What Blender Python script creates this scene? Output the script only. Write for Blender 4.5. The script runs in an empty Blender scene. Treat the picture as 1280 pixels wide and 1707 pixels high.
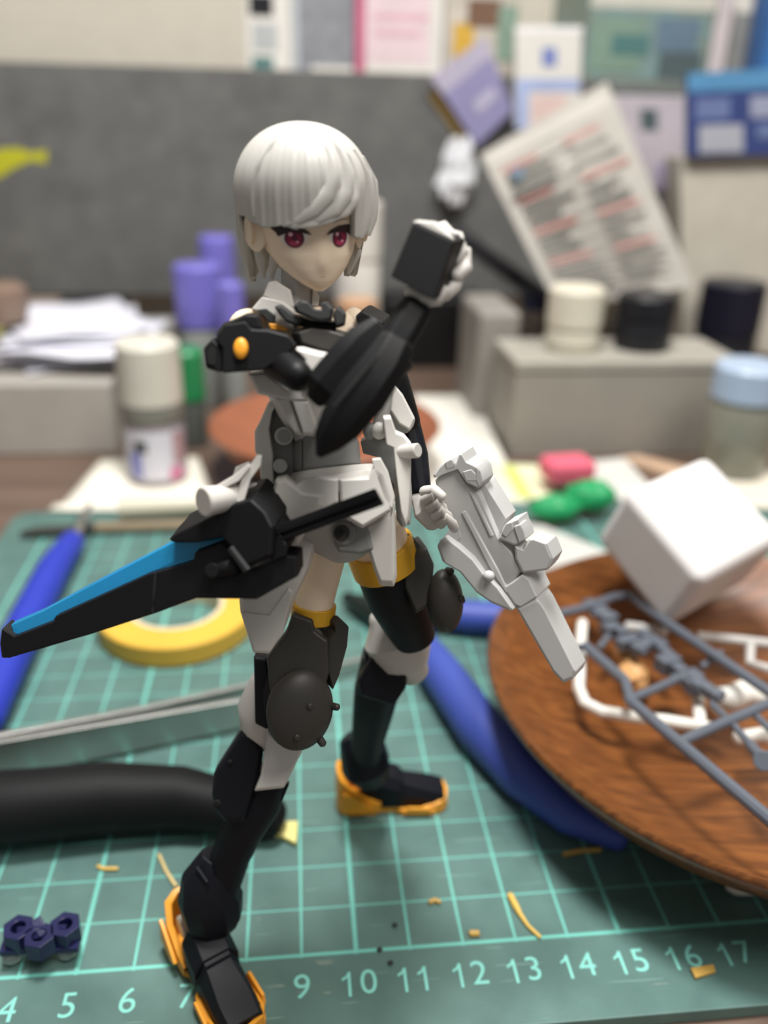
import bpy, bmesh, math, random
from mathutils import Vector, Matrix, Euler
random.seed(7)
# ------------------------------------------------------------------ units
S = 0.1                      # the scene is written in centimetres; one Blender unit is ten of them
# ------------------------------------------------------------------ camera
IW, IH, FPX = 1280.0, 1707.0, 1404.54
CAM = Vector((9.14, -10.62, 13.90))
ROT = Euler([math.radians(a) for a in (65.02, -1.24, -5.77)], 'XYZ')
RM = ROT.to_matrix()
sc = bpy.context.scene
col = sc.collection
cd = bpy.data.cameras.new('camera'); cam = bpy.data.objects.new('camera', cd); col.objects.link(cam)
cam.location = CAM * S; cam.rotation_euler = ROT
cd.sensor_fit = 'VERTICAL'; cd.sensor_height = 36.0; cd.lens = 36.0 * FPX / IH
cd.clip_start = 0.01; cd.clip_end = 100
cd.dof.use_dof = True; cd.dof.focus_distance = 12.55 * S; cd.dof.aperture_fstop = 0.98
sc.camera = cam
# ------------------------------------------------------------------ world and lights
wd = bpy.data.worlds.new('room_light'); sc.world = wd; wd.use_nodes = True
bgn = wd.node_tree.nodes['Background']; bgn.inputs[0].default_value = (1.0, 0.97, 0.93, 1); bgn.inputs[1].default_value = 0.23
def area(name, loc, target, size, power, colr=(1, 1, 1), shape='DISK'):
    l = bpy.data.lights.new(name, 'AREA'); l.shape = shape; l.size = size * S; l.energy = power; l.color = colr
    o = bpy.data.objects.new(name, l); col.objects.link(o)
    o.location = Vector(loc) * S
    o.rotation_euler = (Vector(target) - Vector(loc)).to_track_quat('-Z', 'Y').to_euler()
    return o
area('desk_lamp_light', (9.5, 7, 60), (11, 4, 0), 12, 440, (1.0, 0.985, 0.96))
area('ceiling_light', (64, -54, 165), (10, 12, 0), 75, 2050, (1.0, 0.96, 0.91))
sc.view_settings.view_transform = 'Standard'; sc.view_settings.look = 'None'
sc.view_settings.exposure = 0.0; sc.view_settings.gamma = 1.0
sc.view_settings.use_curve_mapping = False
# ------------------------------------------------------------------ helpers: picking points
def ray(u, v): return RM @ Vector(((u - IW / 2) / FPX, (IH / 2 - v) / FPX, -1.0))
def P(u, v, d): return CAM + ray(u, v) * d                     # a point d cm in front of the lens plane
def G(u, v, z=0.0):
    r = ray(u, v); return CAM + r * ((z - CAM.z) / r.z)        # where that line meets the height z
def YP(u, v, y):
    r = ray(u, v); return CAM + r * ((y - CAM.y) / r.y)
FWD = RM @ Vector((0, 0, -1))
HF = Vector((FWD.x, FWD.y, 0)).normalized()                    # level direction away from the lens
CR = {'H': (340, 180, .359375), 'T': (320, 460, .375), 'W': (280, 680, .359375), 'B': (0, 760, .390625), 'K': (360, 940, .34375),
      'L': (220, 1180, .4375), 'R': (660, 740, .265625), 'S': (780, 740, .390625), 'N': (0, 1380, .25)}
def uv(k, x, y): a, b, s = CR[k]; return a + x * s, b + y * s
def pts(k, lst, d):
    out = []
    for q in lst:
        u, v = uv(k, q[0], q[1]) if k else (q[0], q[1])
        out.append(P(u, v, d + (q[2] if len(q) > 2 else 0)))
    return out
# ------------------------------------------------------------------ helpers: materials
def lin(c):
    r = []
    for x in c[:3]:
        x = x / 255.0; r.append(x / 12.92 if x <= .04045 else ((x + .055) / 1.055) ** 2.4)
    return (*r, 1.0)
MATS = {}
def mat(name, c, rough=.45, metal=0.0, spec=.5, var=.06, vscale=6.0, bump=0.0, bscale=40.0, trans=0.0, ior=1.45, sss=0.0, coat=0.0, stretch=None, c2=None):
    if name in MATS: return MATS[name]
    m = bpy.data.materials.new(name); m.use_nodes = True; nt = m.node_tree; b = nt.nodes['Principled BSDF']
    L = nt.links.new
    tc = nt.nodes.new('ShaderNodeTexCoord'); src = tc.outputs['Object']
    if stretch:
        mp = nt.nodes.new('ShaderNodeMapping'); mp.inputs['Scale'].default_value = stretch; L(src, mp.inputs[0]); src = mp.outputs[0]
    nz = nt.nodes.new('ShaderNodeTexNoise'); nz.inputs['Scale'].default_value = vscale; nz.inputs['Detail'].default_value = 4; L(src, nz.inputs['Vector'])
    rp = nt.nodes.new('ShaderNodeValToRGB'); L(nz.outputs['Fac'], rp.inputs[0])
    a = lin(c); z = lin(c2) if c2 else a
    rp.color_ramp.elements[0].position = .3; rp.color_ramp.elements[1].position = .7
    rp.color_ramp.elements[0].color = (*[x * (1 - var) for x in a[:3]], 1); rp.color_ramp.elements[1].color = (*[min(1, x * (1 + var)) for x in z[:3]], 1)
    L(rp.outputs[0], b.inputs['Base Color'])
    b.inputs['Roughness'].default_value = rough; b.inputs['Metallic'].default_value = metal
    b.inputs['Specular IOR Level'].default_value = spec; b.inputs['IOR'].default_value = ior
    b.inputs['Transmission Weight'].default_value = trans; b.inputs['Coat Weight'].default_value = coat
    if sss:
        b.inputs['Subsurface Weight'].default_value = sss; b.inputs['Subsurface Radius'].default_value = (.03, .018, .012); b.inputs['Subsurface Scale'].default_value = 1.0
    if bump:
        n2 = nt.nodes.new('ShaderNodeTexNoise'); n2.inputs['Scale'].default_value = bscale; n2.inputs['Detail'].default_value = 3; L(src, n2.inputs['Vector'])
        bp = nt.nodes.new('ShaderNodeBump'); bp.inputs['Strength'].default_value = bump; bp.inputs['Distance'].default_value = .01
        L(n2.outputs['Fac'], bp.inputs['Height']); L(bp.outputs[0], b.inputs['Normal'])
    MATS[name] = m; return m
# ------------------------------------------------------------------ helpers: meshes
class MB:
    def __init__(s): s.v = []; s.f = []
    def ring(s, r): i = len(s.v); s.v.extend(Vector(p) for p in r); return list(range(i, i + len(r)))
    def loft(s, rings, cap=True, closed=True):
        ids = [s.ring(r) for r in rings]; n = len(ids[0])
        for a, b in zip(ids, ids[1:]):
            for i in range(n if closed else n - 1):
                j = (i + 1) % n; s.f.append((a[i], a[j], b[j], b[i]))
        if cap: s.f.append(tuple(reversed(ids[0]))); s.f.append(tuple(ids[-1]))
        return s
    def plate(s, p, t, n=None, ch=None):
        """outline p with thickness t along n (level, away from the lens, unless given); ch=(inset, rise) gives the near face a chamfer"""
        n = (n or HF).normalized(); p = [Vector(q) for q in p]
        rings = [[q + n * t for q in p], p]
        if ch:
            c = sum(p, Vector()) / len(p)
            rings.append([c + (q - c) * ch[0] - FWD * ch[1] for q in p])
        return s.loft(rings)
    def limb(s, path, n=16, k=2.0, flat=1.0, rnd=0.0, tw=0.0, px=True):
        """path of (point, radius in cm): sections square to the path, flat = depth over width"""
        rings = []
        N = len(path)
        if rnd:
            def endr(a, b):
                o = (a[0] - b[0]).normalized(); r = a[1] * rnd
                return [(a[0] + o * r * math.sin(t), a[1] * (1 - rnd * (1 - math.cos(t)) if rnd < 1 else math.cos(t))) for t in (1.45, 1.15, .75, .38)]
            e0 = endr(path[0], path[1]); e1 = endr(path[-1], path[-2])
            path = e0 + list(path) + e1[::-1]; N = len(path)
        for i, q in enumerate(path):
            a = path[max(0, i - 1)][0]; b = path[min(N - 1, i + 1)][0]
            t = (b - a).normalized(); w = (q[0] - CAM).normalized()
            sd = t.cross(w)
            if sd.length < 1e-3: sd = Vector((1, 0, 0))
            sd.normalize(); th = sd.cross(t).normalized()
            r = []
            for j in range(n):
                an = 2 * math.pi * (j + tw) / n; cx, sx = math.cos(an), math.sin(an)
                e = 2.0 / k
                r.append(q[0] + sd * (q[1] * math.copysign(abs(cx) ** e, cx)) + th * (q[1] * flat * math.copysign(abs(sx) ** e, sx)))
            rings.append(r)
        return s.loft(rings)
    def tube(s, p, r, n=10, rnd=0.6):
        return s.limb([(Vector(q), r) for q in p], n=n, rnd=rnd)
    def cyl(s, a, b, r, r2=None, n=20, bev=0.0):
        a = Vector(a); b = Vector(b); r2 = r if r2 is None else r2
        t = (b - a).normalized(); x = t.orthogonal().normalized(); y = t.cross(x)
        def rg(c, q): return [c + (x * math.cos(2 * math.pi * i / n) + y * math.sin(2 * math.pi * i / n)) * q for i in range(n)]
        if bev: return s.loft([rg(a, r - bev), rg(a + t * bev, r), rg(b - t * bev, r2), rg(b, r2 - bev)])
        return s.loft([rg(a, r), rg(b, r2)])
    def ell(s, c, ax, nu=24, nv=14):
        c = Vector(c); X, Y, Z = ax; rings = []
        for j in range(1, nv):
            ph = math.pi * j / nv - math.pi / 2
            rings.append([c + X * (math.cos(ph) * math.cos(2 * math.pi * i / nu)) + Y * (math.cos(ph) * math.sin(2 * math.pi * i / nu)) + Z * math.sin(ph) for i in range(nu)])
        return s.loft(rings)
    def box(s, c, ax):
        c = Vector(c); X, Y, Z = ax
        return s.loft([[c - X - Y - Z, c + X - Y - Z, c + X + Y - Z, c - X + Y - Z], [c - X - Y + Z, c + X - Y + Z, c + X + Y + Z, c - X + Y + Z]])
    def lathe(s, c, prof, n=64, cap=False):
        c = Vector(c)
        return s.loft([[c + Vector((r * math.cos(2 * math.pi * i / n), r * math.sin(2 * math.pi * i / n), z)) for i in range(n)] for r, z in prof], cap=cap)
BASE = {}
def tag(o, label=None, cat=None, group=None, kind=None):
    if label: o['label'] = label
    if cat: o['category'] = cat
    if group: o['group'] = group
    if kind: o['kind'] = kind
    return o
def thing(name, base, label, cat, group=None):
    o = bpy.data.objects.new(name, None); col.objects.link(o); o.empty_display_size = .05
    o.location = Vector(base) * S; BASE[o] = Vector(base)
    return tag(o, label, cat, group)
def build(name, m, material, parent=None, bevel=0.0, ang=35, sub=0, solid=0.0, base=None, seg=2, flat=False, label=None):
    if parent is not None: b = BASE[parent]
    elif base is not None: b = Vector(base)
    else:
        xs = [p.x for p in m.v]; ys = [p.y for p in m.v]; zs = [p.z for p in m.v]
        b = Vector(((min(xs) + max(xs)) / 2, (min(ys) + max(ys)) / 2, min(zs)))
    me = bpy.data.meshes.new(name); me.from_pydata([((p - b) * S)[:] for p in m.v], [], m.f); me.update()
    bm = bmesh.new(); bm.from_mesh(me); bmesh.ops.recalc_face_normals(bm, faces=bm.faces); bm.to_mesh(me); bm.free()
    if not flat:
        me.polygons.foreach_set('use_smooth', [True] * len(me.polygons)); me.set_sharp_from_angle(angle=math.radians(ang))
    o = bpy.data.objects.new(name, me); col.objects.link(o); me.materials.append(material)
    BASE[o] = b
    if parent is not None: o.parent = parent
    else: o.location = b * S
    if solid:
        q = o.modifiers.new('solid', 'SOLIDIFY'); q.thickness = solid * S; q.offset = -1
    if bevel:
        q = o.modifiers.new('bevel', 'BEVEL'); q.width = bevel * S * (.6 if parent is not None else 1); q.segments = seg; q.limit_method = 'ANGLE'; q.angle_limit = math.radians(28); q.harden_normals = True
    if sub:
        q = o.modifiers.new('sub', 'SUBSURF'); q.levels = sub; q.render_levels = sub
    if label: o['label'] = label
    return o
X3, Y3, Z3 = Vector((1, 0, 0)), Vector((0, 1, 0)), Vector((0, 0, 1))
def pxr(r, d): return r * d / FPX
def limbpx(path, **kw):
    m = MB(); m.limb([(P(u, v, d), pxr(r, d)) for u, v, d, r in path], **kw); return m
def platepx(k, lst, d, t, n=None, ch=None):
    p = pts(k, lst, d)
    if n is None:
        w = (sum(p, Vector()) / len(p) - CAM).normalized(); n = HF * .35 + w * .65
    return MB().plate(p, t, n, ch)
# ================================================================== the setting
M = lambda *a, **k: mat(*a, **k)
def boxm(x0, x1, y0, y1, z0, z1): return MB().box(((x0 + x1) / 2, (y0 + y1) / 2, (z0 + z1) / 2), (X3 * (x1 - x0) / 2, Y3 * (y1 - y0) / 2, Z3 * (z1 - z0) / 2))
DZ = -0.3                                                       # desk top; the cutting mat is 3 mm thick
desk_m = M('desk_wood', (104, 86, 75), rough=.38, var=.25, vscale=3, stretch=(.4, 6, 6), bump=.05)
tag(build('desk', boxm(-70, 95, -7, 68, -3.3, DZ), desk_m, bevel=.2), 'brown wooden desk top under the green cutting mat', 'desk')
tag(build('wall_back', boxm(-150, 180, 70, 74, -75, 170), M('wall_paint', (226, 220, 206), rough=.8, var=.03)), 'cream painted wall behind the desk', 'wall', kind='structure')
tag(build('floor', boxm(-150, 180, -160, 70, -79, -75), M('floor_grey', (120, 112, 104), rough=.7)), 'grey brown floor far below the desk', 'floor', kind='structure')
# ---------------------------------------------------------------- cutting mat with its printed grid
def mat_green():
    m = bpy.data.materials.new('mat_green'); m.use_nodes = True; nt = m.node_tree; b = nt.nodes['Principled BSDF']; L = nt.links.new
    def math_(op, a, c=None, clamp=False):
        n = nt.nodes.new('ShaderNodeMath'); n.operation = op; n.use_clamp = clamp
        for i, q in enumerate((a, c)):
            if q is None: continue
            if isinstance(q, (int, float)): n.inputs[i].default_value = q
            else: L(q, n.inputs[i])
        return n.outputs[0]
    tc = nt.nodes.new('ShaderNodeTexCoord'); sp = nt.nodes.new('ShaderNodeSeparateXYZ'); L(tc.outputs['Object'], sp.inputs[0])
    x = math_('MULTIPLY', sp.outputs[0], 1 / S); y = math_('MULTIPLY', sp.outputs[1], 1 / S)
    def lines(q, step, w):
        f = math_('FRACT', math_('ADD', math_('DIVIDE', q, step), .5)); dd = math_('MULTIPLY', math_('ABSOLUTE', math_('SUBTRACT', f, .5)), step)
        return math_('SUBTRACT', 1.0, math_('DIVIDE', math_('SUBTRACT', dd, w * .5), w * .35), True)
    g = math_('MAXIMUM', lines(x, 1, .036), math_('MULTIPLY', lines(y, 1, .026), .85))
    g = math_('MAXIMUM', g, lines(x, 5, .06))
    edge = math_('SUBTRACT', 1.0, math_('DIVIDE', math_('SUBTRACT', math_('ABSOLUTE', y), .025), .02), True)
    g = math_('MAXIMUM', g, edge)
    ins = math_('MULTIPLY', math_('GREATER_THAN', y, -.05), math_('LESS_THAN', y, 18.05))
    ins = math_('MULTIPLY', ins, math_('MULTIPLY', math_('GREATER_THAN', x, -.05), math_('LESS_THAN', x, 27.05)))
    g = math_('MULTIPLY', g, ins)
    nz = nt.nodes.new('ShaderNodeTexNoise'); nz.inputs['Scale'].default_value = 9; nz.inputs['Detail'].default_value = 6; L(tc.outputs['Object'], nz.inputs[0])
    g = math_('MULTIPLY', g, math_('ADD', math_('MULTIPLY', nz.outputs[0], .5), .6, ), True)
    rp = nt.nodes.new('ShaderNodeValToRGB'); L(nz.outputs[0], rp.inputs[0])
    rp.color_ramp.elements[0].position = .3; rp.color_ramp.elements[1].position = .75
    rp.color_ramp.elements[0].color = lin((76, 106, 101)); rp.color_ramp.elements[1].color = lin((92, 124, 118))
    # fine scratches
    mp = nt.nodes.new('ShaderNodeMapping'); mp.inputs['Rotation'].default_value = (0, 0, .9); mp.inputs['Scale'].default_value = (6, 90, 1); L(tc.outputs['Object'], mp.inputs[0])
    n2 = nt.nodes.new('ShaderNodeTexNoise'); n2.inputs['Scale'].default_value = 1.0; n2.inputs['Detail'].default_value = 2; L(mp.outputs[0], n2.inputs[0])
    scr = math_('MULTIPLY', math_('GREATER_THAN', n2.outputs[0], .69), .22)
    mx0 = nt.nodes.new('ShaderNodeMixRGB'); L(scr, mx0.inputs[0]); L(rp.outputs[0], mx0.inputs[1]); mx0.inputs[2].default_value = lin((150, 190, 180))
    mx = nt.nodes.new('ShaderNodeMixRGB'); L(g, mx.inputs[0]); L(mx0.outputs[0], mx.inputs[1]); mx.inputs[2].default_value = lin((116, 200, 186))
    L(mx.outputs[0], b.inputs['Base Color']); b.inputs['Roughness'].default_value = .42; b.inputs['Specular IOR Level'].default_value = .45
    bp = nt.nodes.new('ShaderNodeBump'); bp.inputs['Strength'].default_value = .06; bp.inputs['Distance'].default_value = .01
    n3 = nt.nodes.new('ShaderNodeTexNoise'); n3.inputs['Scale'].default_value = 220; L(tc.outputs['Object'], n3.inputs[0]); L(n3.outputs[0], bp.inputs['Height']); L(bp.outputs[0], b.inputs['Normal'])
    return m
matp = []
for cx, cy, a0 in ((27.9, 19.1, 0), (-.9, 19.1, 90), (-.9, -.95, 180), (27.9, -.95, 270)):
    for i in range(6):
        a = math.radians(a0 + 18 * i); matp.append(Vector((cx + .7 * math.cos(a), cy + .7 * math.sin(a), DZ)))
mm = MB(); mm.loft([matp, [p + Vector((0, 0, .3)) for p in matp]])
cmat = tag(build('cutting_mat', mm, mat_green(), base=(0, 0, 0), bevel=.03), 'green cutting mat with pale one centimetre grid and numbers', 'cutting mat')
num_m = M('print_teal', (132, 208, 196), rough=.5, var=.05)
def text_mesh(name, body, size, mw, material, parent, extr=0.0, shear=0.0, alignx='CENTER'):
    cu = bpy.data.curves.new(name, 'FONT'); cu.body = body; cu.size = size; cu.align_x = alignx; cu.align_y = 'CENTER'; cu.extrude = extr; cu.resolution_u = 6; cu.shear = shear
    t = bpy.data.objects.new(name, cu); col.objects.link(t)
    dg = bpy.context.evaluated_depsgraph_get(); me = bpy.data.meshes.new_from_object(t.evaluated_get(dg)); bpy.data.objects.remove(t)
    me.name = name
    me.transform(Matrix.Scale(S, 4) @ Matrix.Translation(-BASE[parent]) @ mw)
    me.materials.clear(); me.materials.append(material)
    o = bpy.data.objects.new(name, me); col.objects.link(o); o.parent = parent; BASE[o] = BASE[parent]
    return o
for k in range(0, 28):
    for i, ch_ in enumerate(str(k) if 3 <= k <= 18 else ''):
        if ch_ == '1':
            m = MB(); cx_ = k + (i - .5 * (len(str(k)) - 1)) * .36
            ids = m.ring([Vector((cx_ + a_, -.64 + b_, .004)) for a_, b_ in ((-.01, -.235), (.045, -.235), (.045, .235), (.0, .235), (-.035, .165), (-.115, .115), (-.115, .065), (-.01, .125))]); m.f.append(tuple(ids)); build('numeral', m, num_m, cmat); continue
        text_mesh('numeral', ch_, .66, Matrix.Translation((k + (i - .5 * (len(str(k)) - 1)) * .36, -.64, .004)), num_m, cmat)
scf = M('scuff_cream', (112, 132, 124), rough=.7, var=.2, vscale=30)
for u, v, a_, b_ in ((539, 1604, .22, .07), (458, 1644, .25, .035), (432, 1532, .04, .03), (545, 1655, .1, .03), (1100, 1640, .2, .02)):
    c_ = G(u, v, .002); rnd = random.Random(int(u)); m = MB(); m.f.append(tuple(m.ring([c_ + Vector((a_ * math.cos(t * .4488) * (.6 + .5 * rnd.random()), b_ * math.sin(t * .4488) * (.6 + .5 * rnd.random()), 0)) for t in range(14)]))); build('scuff', m, scf, cmat)
# ================================================================== behind the mat
white_pl = M('white_card', (222, 219, 212), rough=.6, var=.03)
def panel(name, c4, dist, t, material, label, cat, prints=(), group=None, lean=0.0, yplane=True, parent=None):
    """a flat card or box front: four corners (top left, top right, bottom right, bottom left), its distance and thickness"""
    q = [YP(u, v, dist[i] if isinstance(dist, (list, tuple)) else dist) for i, (u, v) in enumerate(c4)]
    o = tag(build(name, MB().plate(q, t), material, bevel=min(.08, t * .3)), label, cat, group)
    nrm = (q[1] - q[0]).cross(q[3] - q[0]).normalized()
    if nrm.dot(q[0] - CAM) > 0: nrm = -nrm
    OFF = [.02]
    def at(a, b): return (q[0] * (1 - a) + q[1] * a) * (1 - b) + (q[3] * (1 - a) + q[2] * a) * b + nrm * OFF[0]
    for ip, (pn, a0, b0, a1, b1, pm) in enumerate(prints):
        OFF[0] = .02 + ip * .008; m = MB(); i = m.ring([at(a0, b0), at(a1, b0), at(a1, b1), at(a0, b1)]); m.f.append(tuple(i))
        build(pn, m, pm, o)
    return o
felt = M('grey_felt', (104, 104, 102), rough=.95, var=.16, vscale=7, bump=.3, bscale=60)
ST = YP(200, 108, 45).z; SB = YP(200, 492, 45).z
xr = YP(1118, 300, 45).x
shelf = tag(thing('desk_shelf', (8, 50, DZ), 'long shelf unit with a dark grey felt front behind the figurine', 'shelf'))
build('front_panel', boxm(-30, xr, 45, 46, SB, ST), felt, shelf, bevel=.15)
build('top_board', boxm(-30, 62, 46, 60, ST - 1.2, ST), M('shelf_white', (214, 208, 196), rough=.6), shelf, bevel=.1)
build('bottom_board', boxm(-30, 62, 46, 60, SB, SB + 1), M('shelf_white', (214, 208, 196)), shelf, bevel=.1)
for x in (-29, 61): build('upright', boxm(x, x + 1, 45.6, 60, DZ, ST - 1.2), M('shelf_white', (214, 208, 196)), shelf, bevel=.1)
build('back_board', boxm(xr + .1, 62, 58.5, 59.5, SB + 1, ST - 1.2), M('back_cream', (205, 198, 184), rough=.7), shelf)
fy = 44.97
st = tag(build('fish_sticker', MB().plate([YP(u, v, fy) for u, v in ((-30, 262), (0, 248), (30, 246), (50, 254), (78, 250), (78, 272), (50, 268), (20, 282), (0, 296), (-30, 300))], .03), M('sticker_yellow', (188, 186, 40), rough=.6)), 'small yellow sticker on the grey felt panel', 'sticker')
sky_b = M('print_sky', (60, 120, 190)); navy_p = M('print_navy', (62, 76, 130), rough=.35); lav = M('print_lavender', (146, 142, 180), rough=.4); pinkp = M('print_pink', (206, 110, 140)); palepink = M('print_palepink', (226, 204, 208))
tealp = M('print_teal_dark', (84, 124, 122)); inkp = M('print_ink', (120, 118, 112), rough=.6); redp = M('print_red', (196, 140, 134), rough=.6); blackp = M('black_plastic_far', (26, 26, 32), rough=.4)
peach = M('print_peach', (222, 196, 190)); yel = M('print_yellow', (214, 172, 70)); brn = M('print_brown', (120, 92, 74)); greenp = M('print_green', (130, 154, 138)); bluegrey = M('print_bluegrey', (104, 126, 142))
def ux(u, y): return YP(u, 120, y).x
def topbox(name, u0, u1, vt, y, dep, material, label, cat, prints=()):
    """a box standing on the shelf top"""
    x0, x1 = ux(u0, y), ux(u1, y); zt = YP((u0 + u1) / 2, vt, y).z
    o = tag(build(name, boxm(x0, x1, y, y + dep, ST, zt), material, bevel=.1), label, cat)
    for ip, (pn, a0, b0, a1, b1, pm) in enumerate(prints):
        y_ = y - .02 - ip * .012; m = MB(); X0 = x0 + (x1 - x0) * a0; X1 = x0 + (x1 - x0) * a1; Z0 = zt + (ST - zt) * b1; Z1 = zt + (ST - zt) * b0
        i = m.ring([Vector((X0, y_, Z1)), Vector((X1, y_, Z1)), Vector((X1, y_, Z0)), Vector((X0, y_, Z0))]); m.f.append(tuple(i)); build(pn, m, pm, o)
    return o
topbox('white_carton', 412, 486, -60, 46.2, 5, white_pl, 'narrow white carton with dark and teal marks, between wall and grey case', 'carton', [('dark_mark', .1, .28, .62, .48, blackp), ('grey_mark', .15, .55, .7, .8, M('print_palegrey', (180, 184, 184))), ('teal_mark', .12, .87, .6, .99, tealp)])
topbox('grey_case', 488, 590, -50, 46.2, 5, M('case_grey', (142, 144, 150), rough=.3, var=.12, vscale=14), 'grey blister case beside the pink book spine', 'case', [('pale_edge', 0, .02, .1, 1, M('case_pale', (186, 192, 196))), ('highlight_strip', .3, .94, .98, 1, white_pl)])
topbox('pink_book', 592, 607, -60, 46.2, 7, pinkp, 'thin book with a deep pink spine on the shelf', 'book')
topbox('white_kit_box', 608, 736, -60, 46.2, 7, white_pl, 'white box with pale pink print beside the pink book', 'box', [('pink_print', .0, .05, .82, .9, palepink), ('pink_line', .1, .45, .8, .5, M('print_rose', (216, 170, 184))), ('pink_line', .1, .6, .7, .64, M('print_rose', (216, 170, 184)))])
topbox('picture_box', 738, 858, -60, 46.2, 7, M('box_beige', (196, 188, 176), rough=.5, var=.15, vscale=10), 'beige box with a yellow and brown picture on the shelf', 'box', [('yellow_patch', .12, .52, .4, .82, yel), ('brown_patch', .3, .3, .75, .55, brn), ('green_patch', .72, .35, .98, .85, greenp)])
topbox('scenery_box', 972, 1176, -40, 46.2, 8, M('box_green', (150, 164, 152), rough=.4, var=.25, vscale=9, c2=(112, 138, 138)), 'wide box with a green and teal landscape picture', 'box', [('pale_top', 0, 0, 1, .3, M('print_cream', (206, 204, 192))), ('blue_patch', .55, .38, .9, .7, bluegrey), ('green_patch', .03, .4, .45, .9, greenp), ('dark_patch', .6, .7, .95, .98, M('print_slate', (84, 98, 100))), ('teal_patch', .2, .55, .5, .75, tealp)])
topbox('pink_paper_box', 1178, 1206, -30, 46.5, 7, M('box_pinkgrey', (208, 198, 200)), 'slim pinkish box between landscape box and grey bottle', 'box')
o = thing('spray_bottle', (ux(1240, 46), 48, ST), 'grey bottle with a white cap at the shelf end', 'bottle')
bx, by = ux(1242, 46), 48.4; br = abs(ux(1262, 46) - ux(1214, 46)) / 2
build('bottle_body', MB().lathe((bx, by, ST), [(0, 0), (br, 0), (br, 3.6), (br * .9, 4.0), (0, 4.0)]), M('bottle_grey', (132, 134, 134), rough=.35), o)
build('bottle_cap', MB().lathe((bx, by, ST), [(0, 4.0), (br * .95, 4.0), (br * .95, 6.4), (0, 6.4)]), white_pl, o)
topbox('blue_book', 1270, 1330, -40, 47, 7, sky_b, 'bright blue box at the far end of the shelf', 'box')
# leaning cards and packets in front of the shelf end
panel('lavender_card', ((718, 128), (808, 62), (857, 185), (795, 245)), 44.3, .3, lav, 'tilted lavender card with a pale corner', 'card', [('pale_corner', 0, 0, 1, .25, M('print_lilac', (182, 176, 196))), ('pale_swirl', .35, .55, .8, .7, M('print_mist', (186, 182, 204)))])
panel('mustard_strip', ((714, 158), (730, 150), (800, 244), (782, 256)), 44.82, .15, M('mustard', (150, 122, 62), rough=.6), 'narrow mustard strip behind the lavender card', 'strip')
panel('logo_box', ((859, 44), (971, 44), (966, 215), (858, 215)), [44, 44, 43.8, 43.8], 1.0, white_pl, 'white box with a small blue square and blue band', 'box', [('top_edge', 0, 0, 1, .06, M('paper_bright', (244, 244, 242))), ('blue_square', .4, .2, .62, .38, M('print_periwinkle', (120, 134, 190))), ('blue_band', .02, .5, .98, .62, M('print_skyblue', (168, 182, 220))), ('peach_patch', .25, .66, .8, 1, peach), ('blue_side', .02, .62, .2, 1, M('print_skyblue', (168, 182, 220)))])
panel('purple_card', ((1022, 158), (1148, 160), (1140, 318), (1040, 318)), 44.7, .25, M('card_mauve', (196, 188, 196), rough=.4), 'pale mauve card with a round dark emblem', 'card', [('dark_emblem', .34, .14, .58, .36, M('print_slate', (98, 100, 104))), ('dark_band', 0, -.16, 1, -.02, M('print_shade', (120, 126, 122))), ('violet_foot', .55, .7, .98, .98, M('print_violet', (160, 152, 186)))])
panel('navy_packet', ((1146, 122), (1330, 112), (1330, 258), (1146, 262)), 40.35, .6, navy_p, 'navy and blue printed packet with four pale windows', 'packet', [('sky_header', 0, 0, 1, .22, M('print_azure', (92, 148, 192))), ('pale_window', .07, .3, .38, .55, M('print_steel', (110, 124, 168))), ('pale_window', .1, .62, .5, .95, M('print_stone', (178, 180, 190))), ('pale_window', .56, .3, .98, .55, M('print_stone2', (160, 166, 190))), ('pale_window', .62, .62, .98, .8, M('print_steel', (110, 124, 168)))])
lines = [('header_band', .02, .03, .97, .09, M('sheet_pale', (208, 204, 196)))]
random.seed(3)
for i in range(13):
    b0 = .13 + i * .064; pm = redp if i in (0, 3, 6, 9) else inkp
    lines.append(('text_line', .08, b0, .30 + random.random() * .2, b0 + .022, pm)); lines.append(('text_line', .55, b0 + .01, .72 + random.random() * .2, b0 + .03, pm))
    lines.append(('text_line', .1, b0 + .036, .45 + random.random() * .45, b0 + .05, inkp))
lines.append(('blue_stamp', .12, .16, .2, .22, M('print_stampblue', (110, 130, 150)))); lines.append(('grey_block', .08, .25, .4, .3, M('print_dark', (130, 128, 122))))
panel('instruction_sheet', ((800, 258), (1012, 136), (1158, 478), (930, 515)), [35, 36, 34.2, 33.2], .06, M('sheet_grey', (190, 186, 178), rough=.6), 'tilted printed instruction sheet with grey and red text', 'sheet', lines)
def crumple(name, c, rx, ry, rz, material, label, cat, amp=.3, seed=1, group=None, nu=18, nv=12, parent=None):
    m = MB(); m.ell(c, (X3 * rx, Y3 * ry, Z3 * rz), nu, nv); rnd = random.Random(seed); c = Vector(c)
    m.v = [c + (p - c) * (1 + (rnd.random() - .5) * 2 * amp) for p in m.v]
    o = build(name, m, material, parent, ang=12)
    return o if parent else tag(o, label, cat, group)
cr = YP(762, 285, 44.22)
crumple('plastic_bag', cr, 1.15, .55, 1.7, M('clear_film', (236, 238, 242), rough=.12, spec=1.0), 'crumpled clear plastic bag hanging below the lavender card', 'bag', .34, 5, nu=12, nv=8)
panel('cream_case', ((1132, 262), (1340, 256), (1340, 592), (1140, 592)), 41, 3, M('case_cream', (204, 198, 184), rough=.6), 'large cream storage case under the navy packet', 'case', [('seam', .86, .02, .875, .98, M('seam_grey', (160, 154, 142)))])
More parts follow.
